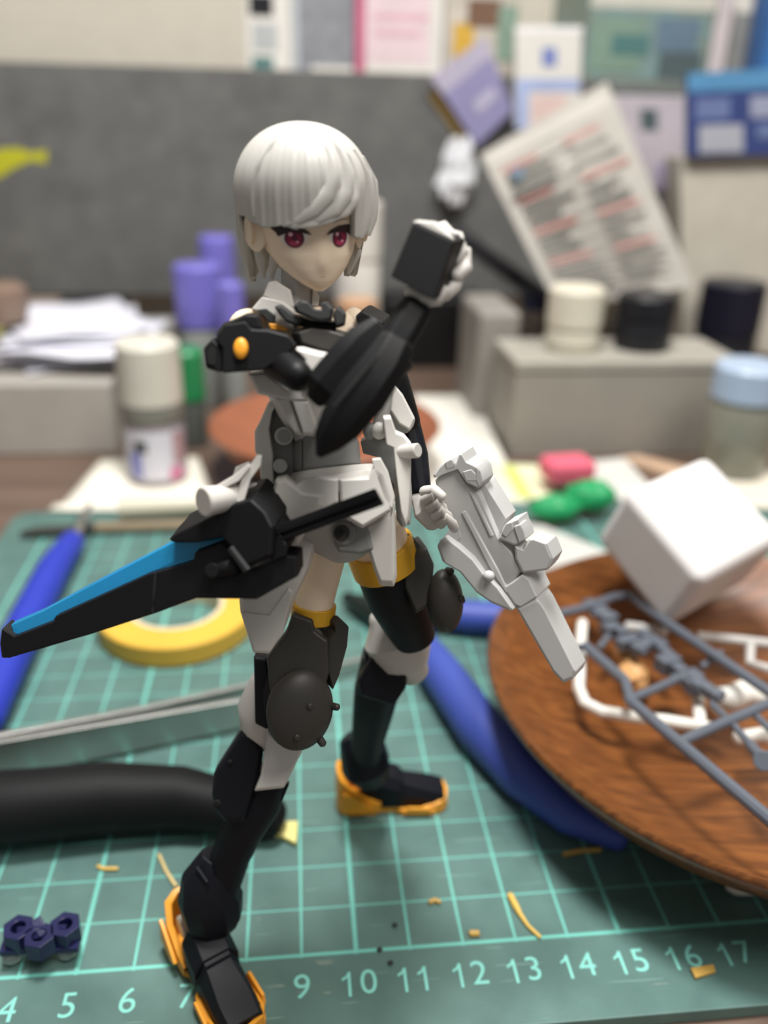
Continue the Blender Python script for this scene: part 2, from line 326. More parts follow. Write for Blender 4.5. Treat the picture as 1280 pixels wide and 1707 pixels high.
# ---------------------------------------------------------------- dark things at the back
def standing(y, u0, u1, vt, dep, z0=DZ):
    x0 = YP(u0, vt, y).x; x1 = YP(u1, vt, y).x; zt = YP((u0 + u1) / 2, vt, y).z
    return boxm(x0, x1, y, y + dep, z0, zt), (x0, x1, zt)
m, _ = standing(41, 640, 812, 498, 3); tag(build('black_speaker', m, M('speaker_black', (18, 18, 20), rough=.5), bevel=.2), 'black box behind the fist and forearm', 'speaker')
m, (a, b_, zt) = standing(30.2, 800, 872, 520, 5); tag(build('grey_block', m, M('block_grey', (142, 138, 132), rough=.6), bevel=.3), 'tall grey box left of the long grey storage box', 'box')
arm = thing('lamp_arm', YP(905, 500, 33) , 'black jointed arm with a navy clamp behind the fist', 'arm')
build('rod', MB().limb([(YP(755, 385, 37.5), .44), (YP(900, 492, 36), .48)], n=12), blackp, arm)
mm = MB(); mm.box(YP(898, 500, 35.7), (X3 * .8, Y3 * .6, Z3 * .55)); build('clamp', mm, M('clamp_navy', (34, 38, 66), rough=.4), arm, bevel=.12)
build('joint', MB().cyl(YP(880, 483, 35.2), YP(880, 483, 36.6), .52), blackp, arm)
build('post', MB().cyl(YP(915, 508, 35.5), Vector((YP(915, 510, 35.5).x, 35.5, DZ)), .3), blackp, arm)
# ---------------------------------------------------------------- grey tray with bottles
ty = 25.3
x0 = YP(862, 602, ty).x; x1 = YP(1238, 602, ty).x; zt = YP(1000, 602, ty).z
tray = thing('storage_box', ((x0 + x1) / 2, ty + 4, DZ), 'long beige grey storage box with bottles standing on it', 'box')
tgm = M('tray_grey', (150, 145, 136), rough=.65, var=.04)
build('box_body', boxm(x0, x1, ty, ty + 4.4, DZ, zt - .5), tgm, tray, bevel=.15)
build('lid', boxm(x0 - .06, x1 + .06, ty - .06, ty + 4.46, zt - .48, zt), M('lid_grey', (164, 160, 150), rough=.6), tray, bevel=.15)
def bottle(name, u, vb, vt, r_px, y, bodym, capm, label, capfrac=.45, z0=DZ, group=None, taper=.9, dark=None, zt=None):
    c = YP(u, vt, y); dep = (c - CAM).dot(FWD); r = pxr(r_px, dep); zt = c.z; h = zt - z0
    o = thing(name, (c.x, y + r, z0), label, 'bottle', group); cc = (c.x, y + r, z0); cb = h * (1 - capfrac)
    build('bottle_body', MB().lathe(cc, [(0, 0), (r * .9, 0), (r * .97, .15), (r * .97, cb - .35), (r * taper, cb), (0, cb)], 32), bodym, o)
    build('bottle_cap', MB().lathe(cc, [(0, cb + .01), (r, cb + .01), (r, h - .15), (r - .15, h), (0, h)], 32), capm, o)
    return o, cc, r, h
tz = zt + .01
bottle('cream_bottle', 978, 0, 486, 48, 26.2, M('cream_pl', (214, 208, 190), rough=.5), M('cream_pl', (214, 208, 190)), 'cream capped bottle standing on the grey storage box', .6, tz)
bottle('black_bottle', 1100, 0, 498, 50, 26.4, blackp, M('black_cap', (24, 24, 30), rough=.35), 'black bottle beside the cream bottle on the storage box', .4, tz)
bottle('navy_bottle', 1252, 0, 478, 54, 36.5, blackp, M('navy_cap', (24, 24, 40), rough=.35), 'dark navy bottle behind the blue-lidded jar', .5)
bottle('blue_lid_jar', 1284, 0, 622, 60, 21.0, M('jar_clear', (178, 180, 166), rough=.15, trans=.5), M('lid_blue', (172, 190, 214), rough=.3), 'clear jar with a pale blue lid in front of the storage box corner', .3, DZ + .40)
# ---------------------------------------------------------------- left side of the desk
x0 = YP(-60, 640, 26.6).x; x1 = YP(184, 640, 26.6).x; zb = YP(90, 640, 26.6).z
tag(build('white_box', boxm(x0, x1, 26.6, 40, DZ, zb), M('box_white', (168, 163, 156), rough=.6), bevel=.12), 'pale grey cardboard box under loose papers', 'box')
rnd = random.Random(11)
for i in range(6):
    cx, cy = x0 + 3.2 + rnd.random() * 1.2, 31.5 + rnd.random() * 2
    a = (rnd.random() - .5) * .9; zz = zb + .06 + i * .26; m = MB(); n = 7; g = []
    for r_ in range(n):
        row = []
        for c_ in range(n):
            lx, ly = (c_ / (n - 1) - .5) * 6.2, (r_ / (n - 1) - .5) * 8
            row.append(Vector((cx + lx * math.cos(a) - ly * math.sin(a), cy + lx * math.sin(a) + ly * math.cos(a), zz + .11 * math.sin(lx * 1.3) * math.cos(ly * .9) + .1)))
        g.append(row)
    m.loft(g, cap=False, closed=False)
    tag(build('paper_sheet', m, M('paper_lilac', (222, 222, 232), rough=.7), solid=.03), ['lowest', 'second', 'third', 'fourth', 'fifth', 'topmost'][i] + ' lilac white paper sheet in the stack on the pale grey box', 'paper', 'loose papers on the pale grey box')
dish = YP(2, 560, 30); tag(build('brown_dish', MB().lathe((dish.x - .3, 31.5, zb + 1.75), [(0, 0), (1.1, 0), (1.35, .9), (1.3, 1.5), (.9, 1.75), (0, 1.75)], 32), M('dish_brown', (96, 76, 66), rough=.4, c2=(150, 128, 112), vscale=2)), 'small dark brown pot on the stacked papers', 'pot')
tag(build('green_strip', MB().plate([YP(-20, 548, 40), YP(95, 548, 40), YP(95, 566, 40), YP(-20, 566, 40)], .3), M('strip_lime', (170, 170, 90), rough=.6)), 'lime strip of card behind the papers', 'card')
m, _ = standing(42, -80, 90, 505, 2); tag(build('tan_box', m, M('tan_card', (150, 132, 118), rough=.7), bevel=.1), 'tan box under the felt shelf front', 'box')
m, _ = standing(42.5, 96, 205, 500, 2); tag(build('black_box', m, blackp, bevel=.1), 'small black box beside the tan box under the shelf', 'box')
m, _ = standing(40, 190, 285, 540, 2); tag(build('grey_carton', m, M('carton_grey', (170, 168, 162), rough=.7), bevel=.1), 'light grey carton behind the white-capped paint bottle', 'carton')
# paint bottle
o, cc, r, h = bottle('paint_bottle', 235, 803, 580, 55, 22.4, M('paint_clear', (150, 140, 146), rough=.25), M('cap_white', (206, 202, 190), rough=.45), 'round paint bottle with a white cap on crumpled cream paper', .42, DZ + .08)
cb = h * .58
def wrap(nm, c, r, z0, z1, a0, a1, material, parent):
    m = MB(); n = 10
    m.loft([[Vector((c[0] + r * math.cos(a0 + (a1 - a0) * i / n), c[1] + r * math.sin(a0 + (a1 - a0) * i / n), c[2] + z)) for i in range(n + 1)] for z in (z0, z1)], cap=False, closed=False)
    return build(nm, m, material, parent)
build('neck_band', MB().lathe(cc, [(r * .99, cb - .75), (r * 1.0, cb - .7), (r * 1.0, cb - .1), (r * .99, cb - .05)], 32), M('neck_grey', (118, 118, 110), rough=.4), o)
wrap('paper_label', cc, r * 1.0, .3, cb - 1.0, math.radians(200), math.radians(340), M('label_pale', (206, 206, 216), rough=.5), o)
wrap('dark_print', cc, r * 1.01, cb - 1.9, cb - 1.4, math.radians(236), math.radians(262), M('label_dark', (70, 70, 74)), o)
wrap('blue_print', cc, r * 1.01, .4, 1.5, math.radians(222), math.radians(250), M('label_blue', (130, 132, 190)), o)
wrap('pink_print', cc, r * 1.01, .3, .8, math.radians(300), math.radians(330), M('label_pink', (206, 120, 156)), o)
wrap('red_print', cc, r * 1.01, .9, cb - 1.1, math.radians(310), math.radians(338), M('label_rose', (180, 146, 150)), o)
bottle('green_cap_bottle', 306, 0, 588, 29, 27.0, M('bottle_dim', (84, 88, 84), rough=.3), M('cap_green', (36, 130, 78), rough=.35), 'small bottle with a bright green cap behind the paint bottle', .5)
for u, vt, rp, y, cf, lb in ((324, 446, 42, 33.0, .42, 'front bottle with a wide purple cap among the three purple-capped ones'), (357, 396, 30, 37.0, .45, 'tallest bottle with a purple cap, rearmost of the three'), (381, 474, 23, 31.5, .42, 'smallest purple-capped bottle, closest to the figurine')):
    bottle('purple_cap_bottle', u, 0, vt, rp, y, M('body_smoke', (150, 154, 150), rough=.25), M('cap_purple', (118, 112, 196), rough=.35), lb, cf, group='purple-capped bottles')
bottle('white_bottle', 600, 0, 338, 42, 37.5, M('bottle_white', (214, 210, 202), rough=.5), M('bottle_white', (214, 210, 202)), 'plain white bottle directly behind the head', .3)
bottle('tan_bottle', 598, 0, 505, 34, 34, M('bottle_tan', (190, 150, 116), rough=.5), M('bottle_tan', (190, 150, 116)), 'short tan bottle behind the shoulder', .3)
# crumpled paper under the paint bottle, tube and rod
m = MB(); g = []
q4 = [G(168, 768, DZ), G(330, 762, DZ), G(368, 868, DZ), G(84, 866, DZ)]
rnd = random.Random(4); n = 12
for i in range(n):
    b = i / (n - 1); row = []
    for j in range(n):
        a = j / (n - 1); p = (q4[0] * (1 - a) + q4[1] * a) * (1 - b) + (q4[3] * (1 - a) + q4[2] * a) * b
        e = 0 if i in (0, n - 1) or j in (0, n - 1) else 1
        hh = .06 + .14 * rnd.random() * e
        d_ = (Vector((p.x, p.y, 0)) - Vector((cc[0], cc[1], 0))).length
        if d_ < r + .3: hh = .02
        row.append(p + Vector((0, 0, hh + (.34 if p.y < 20.6 else 0))))
    g.append(row)
m.loft(g, cap=False, closed=False)
tag(build('crumpled_paper', m, M('paper_cream', (232, 228, 214), rough=.8), solid=.02, ang=20), 'crumpled cream paper under the paint bottle', 'paper')
pt = [G(198, 846, .75), G(350, 838, .75)]
tag(build('plastic_tube', MB().limb([(pt[0], .42), (pt[1], .42)], n=16), M('tube_cream', (214, 208, 188), rough=.25), bevel=.05), 'cream plastic tube lying across the back edge of the mat', 'tube')
rod = thing('hobby_knife', G(230, 890, 0), 'thin brown rod with a dark tip lying at the back of the mat', 'knife')
build('shaft', MB().limb([(G(160, 880, .22), .2), (G(440, 872, .22), .2)], n=12), M('rod_brown', (138, 122, 98), rough=.4), rod)
build('tip', MB().limb([(G(34, 890, .2), .1), (G(60, 887, .22), .2), (G(159, 880, .22), .2)], n=12), M('rod_dark', (60, 62, 58), rough=.4), rod)
# saucer behind the figurine
sx, sy = 10.35, 23.9
sau = tag(build('wooden_saucer', MB().lathe((sx, sy, DZ), [(0, 0), (2.6, 0), (2.7, .35), (4.2, 1.3), (4.95, 2.35), (4.85, 2.45), (4.0, 1.75), (2.5, .9), (0, .7)], 64), M('saucer_wood', (146, 90, 64), rough=.4, var=.12, vscale=5)), 'reddish wooden saucer on the desk behind the figurine waist', 'saucer')
# papers and small things at the right of the saucer
def sheet(name, q, material, label, cat='paper', z=DZ + .02, t=.03, zs=None):
    p = [G(u, v, (zs[i] if zs else z)) for i, (u, v) in enumerate(q)]
    return tag(build(name, MB().plate(p, t, n=Vector((0, 0, 1))), material), label, cat)
sheet('white_paper', ((690, 660), (790, 660), (845, 775), (880, 838), (690, 842)), M('paper_white', (226, 224, 214), rough=.7), 'white paper on the desk between saucer and storage box', z=DZ + .32)
sheet('lime_label', ((838, 778), (856, 776), (888, 828), (868, 832)), M('lime_print', (196, 206, 110), rough=.6), 'lime green strip on the white paper', 'strip', z=DZ + .37)
sheet('cream_label', ((800, 772), (905, 776), (925, 828), (850, 834)), M('label_creamy', (226, 226, 190), rough=.6), 'pale yellow paper slip under the lime strip', z=DZ + .355, t=.01)
sheet('right_paper', ((1150, 786), (1330, 786), (1330, 850), (1225, 846)), M('paper_ivory', (224, 216, 200), rough=.7), 'ivory paper beside the foam block', z=DZ + .34, t=.03)
sheet('wood_strip', ((1030, 772), (1060, 768), (1150, 790), (1120, 802)), M('strip_wood', (196, 166, 140), rough=.6), 'thin tan wooden strip in front of the storage box', 'strip', z=DZ + .02, t=.3)
sheet('cloth_scrap', ((935, 780), (1040, 770), (1100, 838), (1040, 845)), M('scrap_white', (206, 204, 198), rough=.8), 'crumpled pale cloth beside the pink eraser', 'cloth', z=DZ + .34, t=.2)
c = G(948, 800, .6)
er = MB().box(c + Vector((0, .4, .35)), (Vector((1.0, .12, 0)), Vector((-.12, .7, 0)), Z3 * .45)); tag(build('pink_eraser', er, M('eraser_pink', (222, 100, 122), rough=.6), bevel=.25, seg=3), 'rounded pink eraser on the white paper', 'eraser')
gc = thing('green_clip', G(958, 872, 0), 'bright green plastic clip at the back edge of the mat', 'clip')
gm = M('clip_green', (30, 150, 90), rough=.5)
crumple('jaw', G(925, 846, .7), 1.0, .6, .5, gm, '', '', .10, 3, parent=gc); crumple('grip', G(985, 826, .85), 1.0, .7, .6, gm, '', '', .10, 6, parent=gc)
sheet('grey_plate', ((850, 880), (905, 886), (1012, 930), (900, 962)), M('plate_grey', (196, 195, 190), rough=.5), 'light grey plastic plate partly behind the rifle', 'plate', z=.02, t=.25)
# ================================================================== tools and scraps on the mat
steel = M('steel', (190, 190, 186), rough=.3, metal=.9, var=.05)
# masking tape roll
tc_, tr = Vector((5.45, 11.45, 0)), 2.3
tape = thing('tape_roll', (tc_.x, tc_.y, 0), 'roll of yellow masking tape behind the toy sword', 'tape')
build('tape_winding', MB().lathe(tc_, [(1.42, .02), (tr - .05, .02), (tr, .07), (tr, .63), (tr - .05, .68), (1.42, .68), (1.42, .02)], 72), M('tape_yellow', (216, 172, 66), rough=.55, var=.05), tape)
build('tape_core', MB().lathe(tc_, [(1.28, .02), (1.415, .02), (1.415, .69), (1.28, .69), (1.28, .02)], 72), M('tape_core', (216, 200, 168), rough=.8), tape)
# blue nippers at the upper edge of the mat
nb = M('grip_blue', (40, 56, 170), rough=.42, var=.04)
nip = thing('blue_nippers', G(90, 900, 0), 'blue handled tool lying at the far corner of the mat', 'nippers')
build('grip', MB().limb([(G(120, 904, .5), .42), (G(90, 948, .55), .52), (G(48, 1033, .56), .54), (G(12, 1108, .55), .53), (G(-25, 1200, .5), .46)], n=16, rnd=.6), nb, nip)
build('steel_neck', MB().limb([(G(124, 902, .62), .17), (G(138, 866, .72), .14)], n=12), steel, nip)
build('steel_jaw', MB().limb([(G(137, 868, .72), .2), (G(150, 842, .72), .1)], n=12), steel, nip)
# tweezers
tw = thing('tweezers', G(200, 1240, 0), 'large silver tweezers lying on edge behind the front leg', 'tweezers')
def bar(nm, a, b, h0, h1, t, parent, material, z0=.25, mid=None):
    d = (b - a); n = Vector((-d.y, d.x, 0)).normalized() * t; m = MB(); rr = []
    lst = [(a, h0), (b, h1)] if mid is None else [(a, h0), mid, (b, h1)]
    for p, h in lst: rr.append([p + Vector((0, 0, z0)), p + n + Vector((0, 0, z0)), p + n + Vector((0, 0, z0 + h)), p + Vector((0, 0, z0 + h))])
    m.loft(rr); return build(nm, m, material, parent, bevel=.03)
sm = M('tweezer_steel', (176, 177, 174), rough=.34, metal=.8, var=.06)
A0 = G(-60, 1318); bar('near_arm', A0, G(470, 1205), 1.05, .8, .14, tw, sm, z0=.1)
bar('far_arm', A0 + Vector((0, .16, 0)), G(612, 1120), 1.0, .25, .14, tw, sm, z0=.2, mid=(G(250, 1225) , .62))
# black pliers handle with a yellow tag
pl = thing('black_pliers', G(200, 1380, 0), 'thick black rubber plier handle lying behind the front leg', 'pliers')
rub = M('rubber_black', (13, 14, 16), rough=.6, spec=.3, var=.1, bump=.06, bscale=300)
build('handle', MB().limb([(G(-110, 1352, .78), .76), (G(40, 1344, .78), .76), (G(180, 1330, .76), .74), (G(300, 1330, .66), .66), (G(400, 1348, .56), .54), (G(452, 1362, .46), .42)], n=24, rnd=.7), rub, pl)
yp = MB().plate([G(438, 1392, .03), G(452, 1376, .03), G(497, 1374, .03), (G(494, 1412, .03)), G(470, 1400, .03)], .12, n=Z3)
tag(build('yellow_chip', yp, M('chip_yellow', (226, 218, 140), rough=.5), bevel=.03), 'pale yellow plastic chip beside the black plier handle', 'chip')
# blue nippers under the bowl
np_ = thing('blue_pliers', G(800, 1250, 0), 'pliers with curved blue grips reaching under the wooden bowl', 'pliers')
bg = M('grip_periwinkle', (58, 76, 158), rough=.5, var=.04)
build('grip', MB().limb([(G(698, 1070, .5), .46), (G(737, 1124, .57), .55), (G(797, 1209, .61), .59), (G(872, 1292, .57), .55), (G(952, 1358, .47), .45), (G(1030, 1394, .32), .3)], n=20, rnd=.7), bg, np_)
build('grip', MB().limb([(G(705, 1020, .5), .4), (G(780, 1028, .52), .5), (G(850, 1032, .52), .5), (G(940, 1046, .5), .44)], n=20, rnd=.7), bg, np_)
build('pivot', MB().cyl(G(664, 1045, .02) , G(664, 1045, .02) + Z3 * .78, .5, n=24), M('tool_dark', (46, 54, 52), rough=.35, metal=.6), np_, bevel=.06)
build('jaw', MB().limb([(G(655, 1040, .45), .42), (G(610, 1012, .4), .36), (G(578, 996, .35), .2)], n=14, rnd=.5), M('tool_dark', (46, 54, 52)), np_)
build('steel_arm', MB().limb([(G(668, 1048, .45), .32), (G(706, 1078, .5), .3)], n=12), M('tool_dark', (46, 54, 52)), np_)
build('steel_arm', MB().limb([(G(668, 1040, .45), .32), (G(712, 1020, .5), .3)], n=12), M('tool_dark', (46, 54, 52)), np_)
# navy plastic part in the near corner
nv = M('navy_plastic', (27, 29, 70), rough=.3, var=.05)
nj = thing('navy_joint', G(75, 1590, 0), 'small navy plastic joint piece with hexagonal sockets and clear legs', 'model part')
def hexs(c, r, h, hole, nm):
    c = Vector(c); m = MB(); n = 6; k = 12
    def rg(q, z, s_=1): return [c + Vector((q * math.cos(2 * math.pi * i / 12 + .26) / max(abs(math.cos(((2 * math.pi * i / 12 + math.pi / 6) % (math.pi / 3)) - math.pi / 6)), .5) * .9, q * math.sin(2 * math.pi * i / 12 + .26) / max(abs(math.cos(((2 * math.pi * i / 12 + math.pi / 6) % (math.pi / 3)) - math.pi / 6)), .5) * .9, z)) for i in range(12)]
    def ci(q, z): return [c + Vector((q * math.cos(2 * math.pi * i / 12 + .26), q * math.sin(2 * math.pi * i / 12 + .26), z)) for i in range(12)]
    m.loft([rg(r, 0), rg(r, h), ci(hole, h), ci(hole, h * .3)], cap=True)
    return build(nm, m, nv, nj, bevel=.02)
hz = .42
for q in ((30, 1545), (65, 1558), (108, 1540)):
    p = G(q[0], q[1], hz + .34); hexs((p.x, p.y, hz - .02), .27, .36, .13, 'hex_socket')
a, b = G(30, 1556, hz + .2), G(112, 1552, hz + .2)
build('bridge', MB().limb([(a, .15), (b, .15)], n=4, k=2, tw=.5), nv, nj, bevel=.03)
build('bridge', MB().limb([(G(60, 1534, hz + .3), .13), (G(75, 1560, hz + .2), .13)], n=4, tw=.5), nv, nj, bevel=.03)
for q in ((24, 1578), (112, 1574)): build('foot_tab', MB().box(G(q[0], q[1], hz - .02), (X3 * .22, Y3 * .14, Z3 * .06)), nv, nj, bevel=.02)
build('stem', MB().limb([(G(66, 1580, .02), .16), (G(66, 1568, hz + .02), .18)], n=12), nv, nj, bevel=.02)
clr = M('clear_plastic', (220, 228, 228), rough=.08, trans=.85, var=.02)
for q in ((20, 1592), (112, 1584)): build('clear_leg', MB().ell(G(q[0], q[1], .17), (X3 * .17, Y3 * .17, Z3 * .17)), clr, nj)
# yellow runner shavings
ym = M('shaving_yellow', (226, 186, 92), rough=.45); ym2 = M('shaving_ochre', (196, 158, 80), rough=.5)
def shav(q, r, label, material=ym, z=.05): tag(build('plastic_shaving', MB().limb([(G(u, v, z), r) for u, v in q], n=8, rnd=.4), material), label, 'shaving', 'yellow plastic shavings on the mat')
shav(((163, 1444), (172, 1448), (196, 1448)), .035, 'short pale yellow shaving lying across a grid line behind the navy joint')
shav(((265, 1425), (277, 1452), (293, 1477)), .035, 'long pale yellow shaving beside the front ankle', M('shaving_pale', (228, 202, 140), rough=.45))
tag(build('plastic_shaving', MB().limb([(G(850, 1492, .07), .06), (G(860, 1511, .07), .065), (G(867, 1524, .06), .045), (G(880, 1543, .05), .035), (G(900, 1562, .05), .035)], n=8, rnd=.4), ym), 'long curved yellow shaving with a thick end, above number thirteen', 'shaving', 'yellow plastic shavings on the mat')
shav(((716, 1504), (725, 1500), (733, 1504)), .045, 'tiny ochre crumb near the figurine shadow', ym2)
shav(((784, 1556), (797, 1556)), .06, 'tiny square yellow crumb touching the border line', ym2)
shav(((940, 1424), (968, 1418), (1000, 1416)), .05, 'ochre shaving in the bowl shadow', ym2)
tag(build('plastic_chip', MB().plate([G(1150, 1617, .01), G(1188, 1611, .01), G(1192, 1623, .01), G(1158, 1634, .01)], .07, n=Z3), ym2, bevel=.015), 'flat ochre plastic chip under the number sixteen', 'chip')
crumple('white_scrap', G(1250, 1478, .22), .5, .18, .16, M('scrap_pale', (208, 204, 194), rough=.5), 'small white scrap under the bowl rim', 'scrap', .08, 9)
for u, v, r, lb in ((658, 1542, .05, 'dark speck of plastic two squares above number eleven'), (633, 1583, .05, 'dark speck of plastic on the border line above number eleven'), (651, 1605, .05, 'dark speck of plastic just under the border line above number eleven')):
    crumple('dark_speck', G(u, v, .03), r, r, .03, M('speck', (40, 34, 40)), lb, 'speck', .2, 3, 'dark specks on the mat', 8, 6)
# ================================================================== wooden bowl with runners
BC = Vector((19.66, 4.32, 0)); BR = 6.33; BH = 2.5
def wood():
    m = bpy.data.materials.new('bowl_wood'); m.use_nodes = True; nt = m.node_tree; b = nt.nodes['Principled BSDF']; L = nt.links.new
    tc = nt.nodes.new('ShaderNodeTexCoord'); mp = nt.nodes.new('ShaderNodeMapping'); mp.inputs['Rotation'].default_value = (0, 0, -.12); mp.inputs['Scale'].default_value = (.9, 42, 16); L(tc.outputs['Object'], mp.inputs[0])
    nz = nt.nodes.new('ShaderNodeTexNoise'); nz.inputs['Scale'].default_value = 2.2; nz.inputs['Detail'].default_value = 6; nz.inputs['Distortion'].default_value = .25; L(mp.outputs[0], nz.inputs[0])
    rp = nt.nodes.new('ShaderNodeValToRGB'); L(nz.outputs[0], rp.inputs[0]); e = rp.color_ramp.elements
    e[0].position = .3; e[0].color = lin((84, 47, 21)); e[1].position = .7; e[1].color = lin((142, 87, 41))
    x = e.new(.5); x.color = lin((113, 67, 31))
    L(rp.outputs[0], b.inputs['Base Color']); b.inputs['Roughness'].default_value = .34; b.inputs['Coat Weight'].default_value = .3; b.inputs['Coat Roughness'].default_value = .2
    bp = nt.nodes.new('ShaderNodeBump'); bp.inputs['Strength'].default_value = .12; bp.inputs['Distance'].default_value = .01; L(nz.outputs[0], bp.inputs['Height']); L(bp.outputs[0], b.inputs['Normal'])
    return m
bowl = tag(build('wooden_bowl', MB().lathe(BC, [(0, .02), (3.3, .02), (3.4, .3), (4.8, .95), (5.8, 1.7), (6.25, 2.3), (6.33, 2.5), (6.27, 2.58), (6.16, 2.5), (5.7, 1.95), (4.8, 1.4), (3.4, .95), (1.8, .75), (0, .7)], 128), wood(), ang=60), 'round wooden bowl holding grey and white plastic runners', 'bowl')
sg = M('runner_grey', (92, 98, 108), rough=.35, var=.04); sw = M('runner_white', (222, 220, 212), rough=.4, var=.03)
def sp(x, y, z): u, v = uv('S', x, y); return G(u, v, z)
gr = thing('grey_runner', sp(900, 1000, 2.0), 'dark grey plastic runner frame lying across the wooden bowl', 'runner')
def runner(nm, p, r, material, parent): return build(nm, MB().limb([(sp(*q), r) for q in p], n=10, rnd=.5), material, parent)
runner('frame_bar', ((300, 745, 2.3), (490, 702, 2.3), (620, 655, 2.3), (690, 645, 2.3)), 0.119, sg, gr)
runner('frame_bar', ((690, 645, 2.35), (860, 770, 2.45), (1050, 900, 2.6), (1330, 1090, 2.8)), 0.119, sg, gr)
runner('frame_bar', ((440, 885, 2.5), (500, 862, 2.5), (670, 1010, 2.55), (690, 1090, 2.6)), 0.126, sg, gr)
runner('frame_bar', ((690, 1095, 2.6), (900, 1275, 2.75), (1120, 1462, 2.9), (1330, 1640, 3.05)), 0.126, sg, gr)
runner('cross_bar', ((700, 1085, 2.55), (800, 1045, 2.5), (900, 1000, 2.4)), 0.098, sg, gr)
runner('cross_bar', ((900, 1275, 2.7), (1080, 1195, 2.65), (1330, 1090, 2.7)), 0.112, sg, gr)
runner('gate', ((1040, 1110, 2.5), (1120, 1185, 2.6), (1210, 1290, 2.6)), 0.077, sg, gr)
runner('gate', ((1220, 1150, 2.6), (1330, 1260, 2.6)), 0.077, sg, gr)
def detail_part(nm, x, y, z, sc_, seed, material, parent):
    rnd = random.Random(seed); m = MB(); c = sp(x, y, z)
    ex = (sp(x + 100, y + 75, z) - c).normalized(); ey = Z3.cross(ex)
    for i in range(4):
        p = c + ex * (i - 1.5) * .34 * sc_ + ey * (rnd.random() - .5) * .25 * sc_
        m.box(p, (ex * (.12 + .1 * rnd.random()) * sc_, ey * (.16 + .16 * rnd.random()) * sc_, Z3 * (.1 + .1 * rnd.random()) * sc_))
    m.cyl(c - ex * .8 * sc_ , c + ex * .8 * sc_, .09 * sc_, n=10); m.cyl(c - ey * .35 * sc_, c + ey * .35 * sc_, .08 * sc_, n=10)
    return build(nm, m, material, parent, bevel=.02)
detail_part('joint_part', 560, 720, 2.2, .8, 2, sg, gr); detail_part('joint_part', 670, 830, 2.1, .95, 3, sg, gr); detail_part('joint_part', 800, 850, 2.1, .75, 8, sg, gr)
detail_part('joint_part', 910, 985, 2.2, .95, 5, sg, gr); detail_part('joint_part', 1010, 1040, 2.3, .65, 6, sg, gr)
runner('gate', ((560, 870, 2.1), (600, 820, 2.1)), 0.084, sg, gr); runner('gate', ((1000, 950, 2.3), (1080, 890, 2.4)), 0.084, sg, gr)
build('socket_ring', MB().cyl(sp(1262, 1352, 2.6), sp(1262, 1352, 2.8), .2, n=16), sg, gr, bevel=.04); runner('gate', ((1205, 1285, 2.6), (1255, 1345, 2.65)), 0.112, sg, gr)
wr = thing('white_runner', sp(700, 1120, 1.6), 'white plastic runner curling along the wooden bowl side', 'runner')
runner('frame_bar', ((488, 765, 2.3), (480, 860, 2.2), (478, 960, 2.05), (472, 1040, 1.95), (500, 1105, 1.9), (570, 1142, 1.85), (680, 1160, 1.8), (850, 1182, 1.75), (1030, 1212, 1.75)), 0.140, sw, wr)
runner('branch', ((990, 1195, 1.75), (985, 1120, 1.75), (975, 1050, 1.8)), 0.140, sw, wr)
runner('branch', ((1150, 1255, 1.75), (1250, 1240, 1.8), (1330, 1260, 1.8)), 0.154, sw, wr)
build('model_part', MB().limb([(sp(1050, 1075, 1.9), .2), (sp(1110, 1090, 1.9), .3), (sp(1180, 1060, 1.9), .3), (sp(1250, 1075, 1.9), .2)], n=12, rnd=.8), sw, wr)
wg = thing('clear_runner', sp(1150, 870, 1.8), 'pale grey runner at the far side of the wooden bowl', 'runner')
pg = M('runner_pale', (190, 188, 184), rough=.35)
runner('frame_bar', ((985, 822, 1.9), (1130, 835, 1.95), (1330, 858, 2.0)), 0.126, pg, wg); runner('branch', ((1205, 855, 1.9), (1205, 940, 1.8), (1280, 960, 1.8)), 0.126, pg, wg); runner('branch', ((680, 780, 1.8), (840, 800, 1.85)), 0.140, pg, wg)
tn = thing('tan_part', sp(690, 950, 1.3), 'small tan plastic hand part in the wooden bowl', 'model part')
tm = M('tan_plastic', (206, 158, 104), rough=.45)
build('palm', MB().limb([(sp(680, 925, 1.5), .24), (sp(715, 990, 1.4), .34), (sp(730, 1030, 1.3), .24)], n=12, rnd=.8), tm, tn); build('knob', MB().ell(sp(655, 905, 1.6), (X3 * .18, Y3 * .18, Z3 * .16)), tm, tn)
for i in range(3): build('finger', MB().limb([(sp(660 + 26 * i, 955 - 6 * i, 1.6), .1), (sp(690 + 26 * i, 1010 - 6 * i, 1.55), .09)], n=8, rnd=.8), tm, tn)
# foam block standing on its corner in the bowl
Fp = P(*uv('S', 1010, 585), 20.1); Ta = P(*uv('S', 672, 190), 21.7); Tb = P(*uv('S', 1300, 325), 22.1)
va = Ta - Fp; vb = Tb - Fp; vc = va.cross(vb).normalized()
if vc.z > 0: vc = -vc
vb = vb - va.normalized() * (vb.dot(va.normalized())) * .6
vc = vc * 2.15
tag(build('foam_block', MB().loft([[Fp, Fp + va, Fp + va + vb, Fp + vb], [Fp + vc, Fp + va + vc, Fp + va + vb + vc, Fp + vb + vc]]), M('foam_white', (216, 214, 212), rough=.9, var=.02, bump=.15, bscale=150, sss=.1), bevel=.32, seg=4), 'white foam block leaning in the wooden bowl', 'foam block')
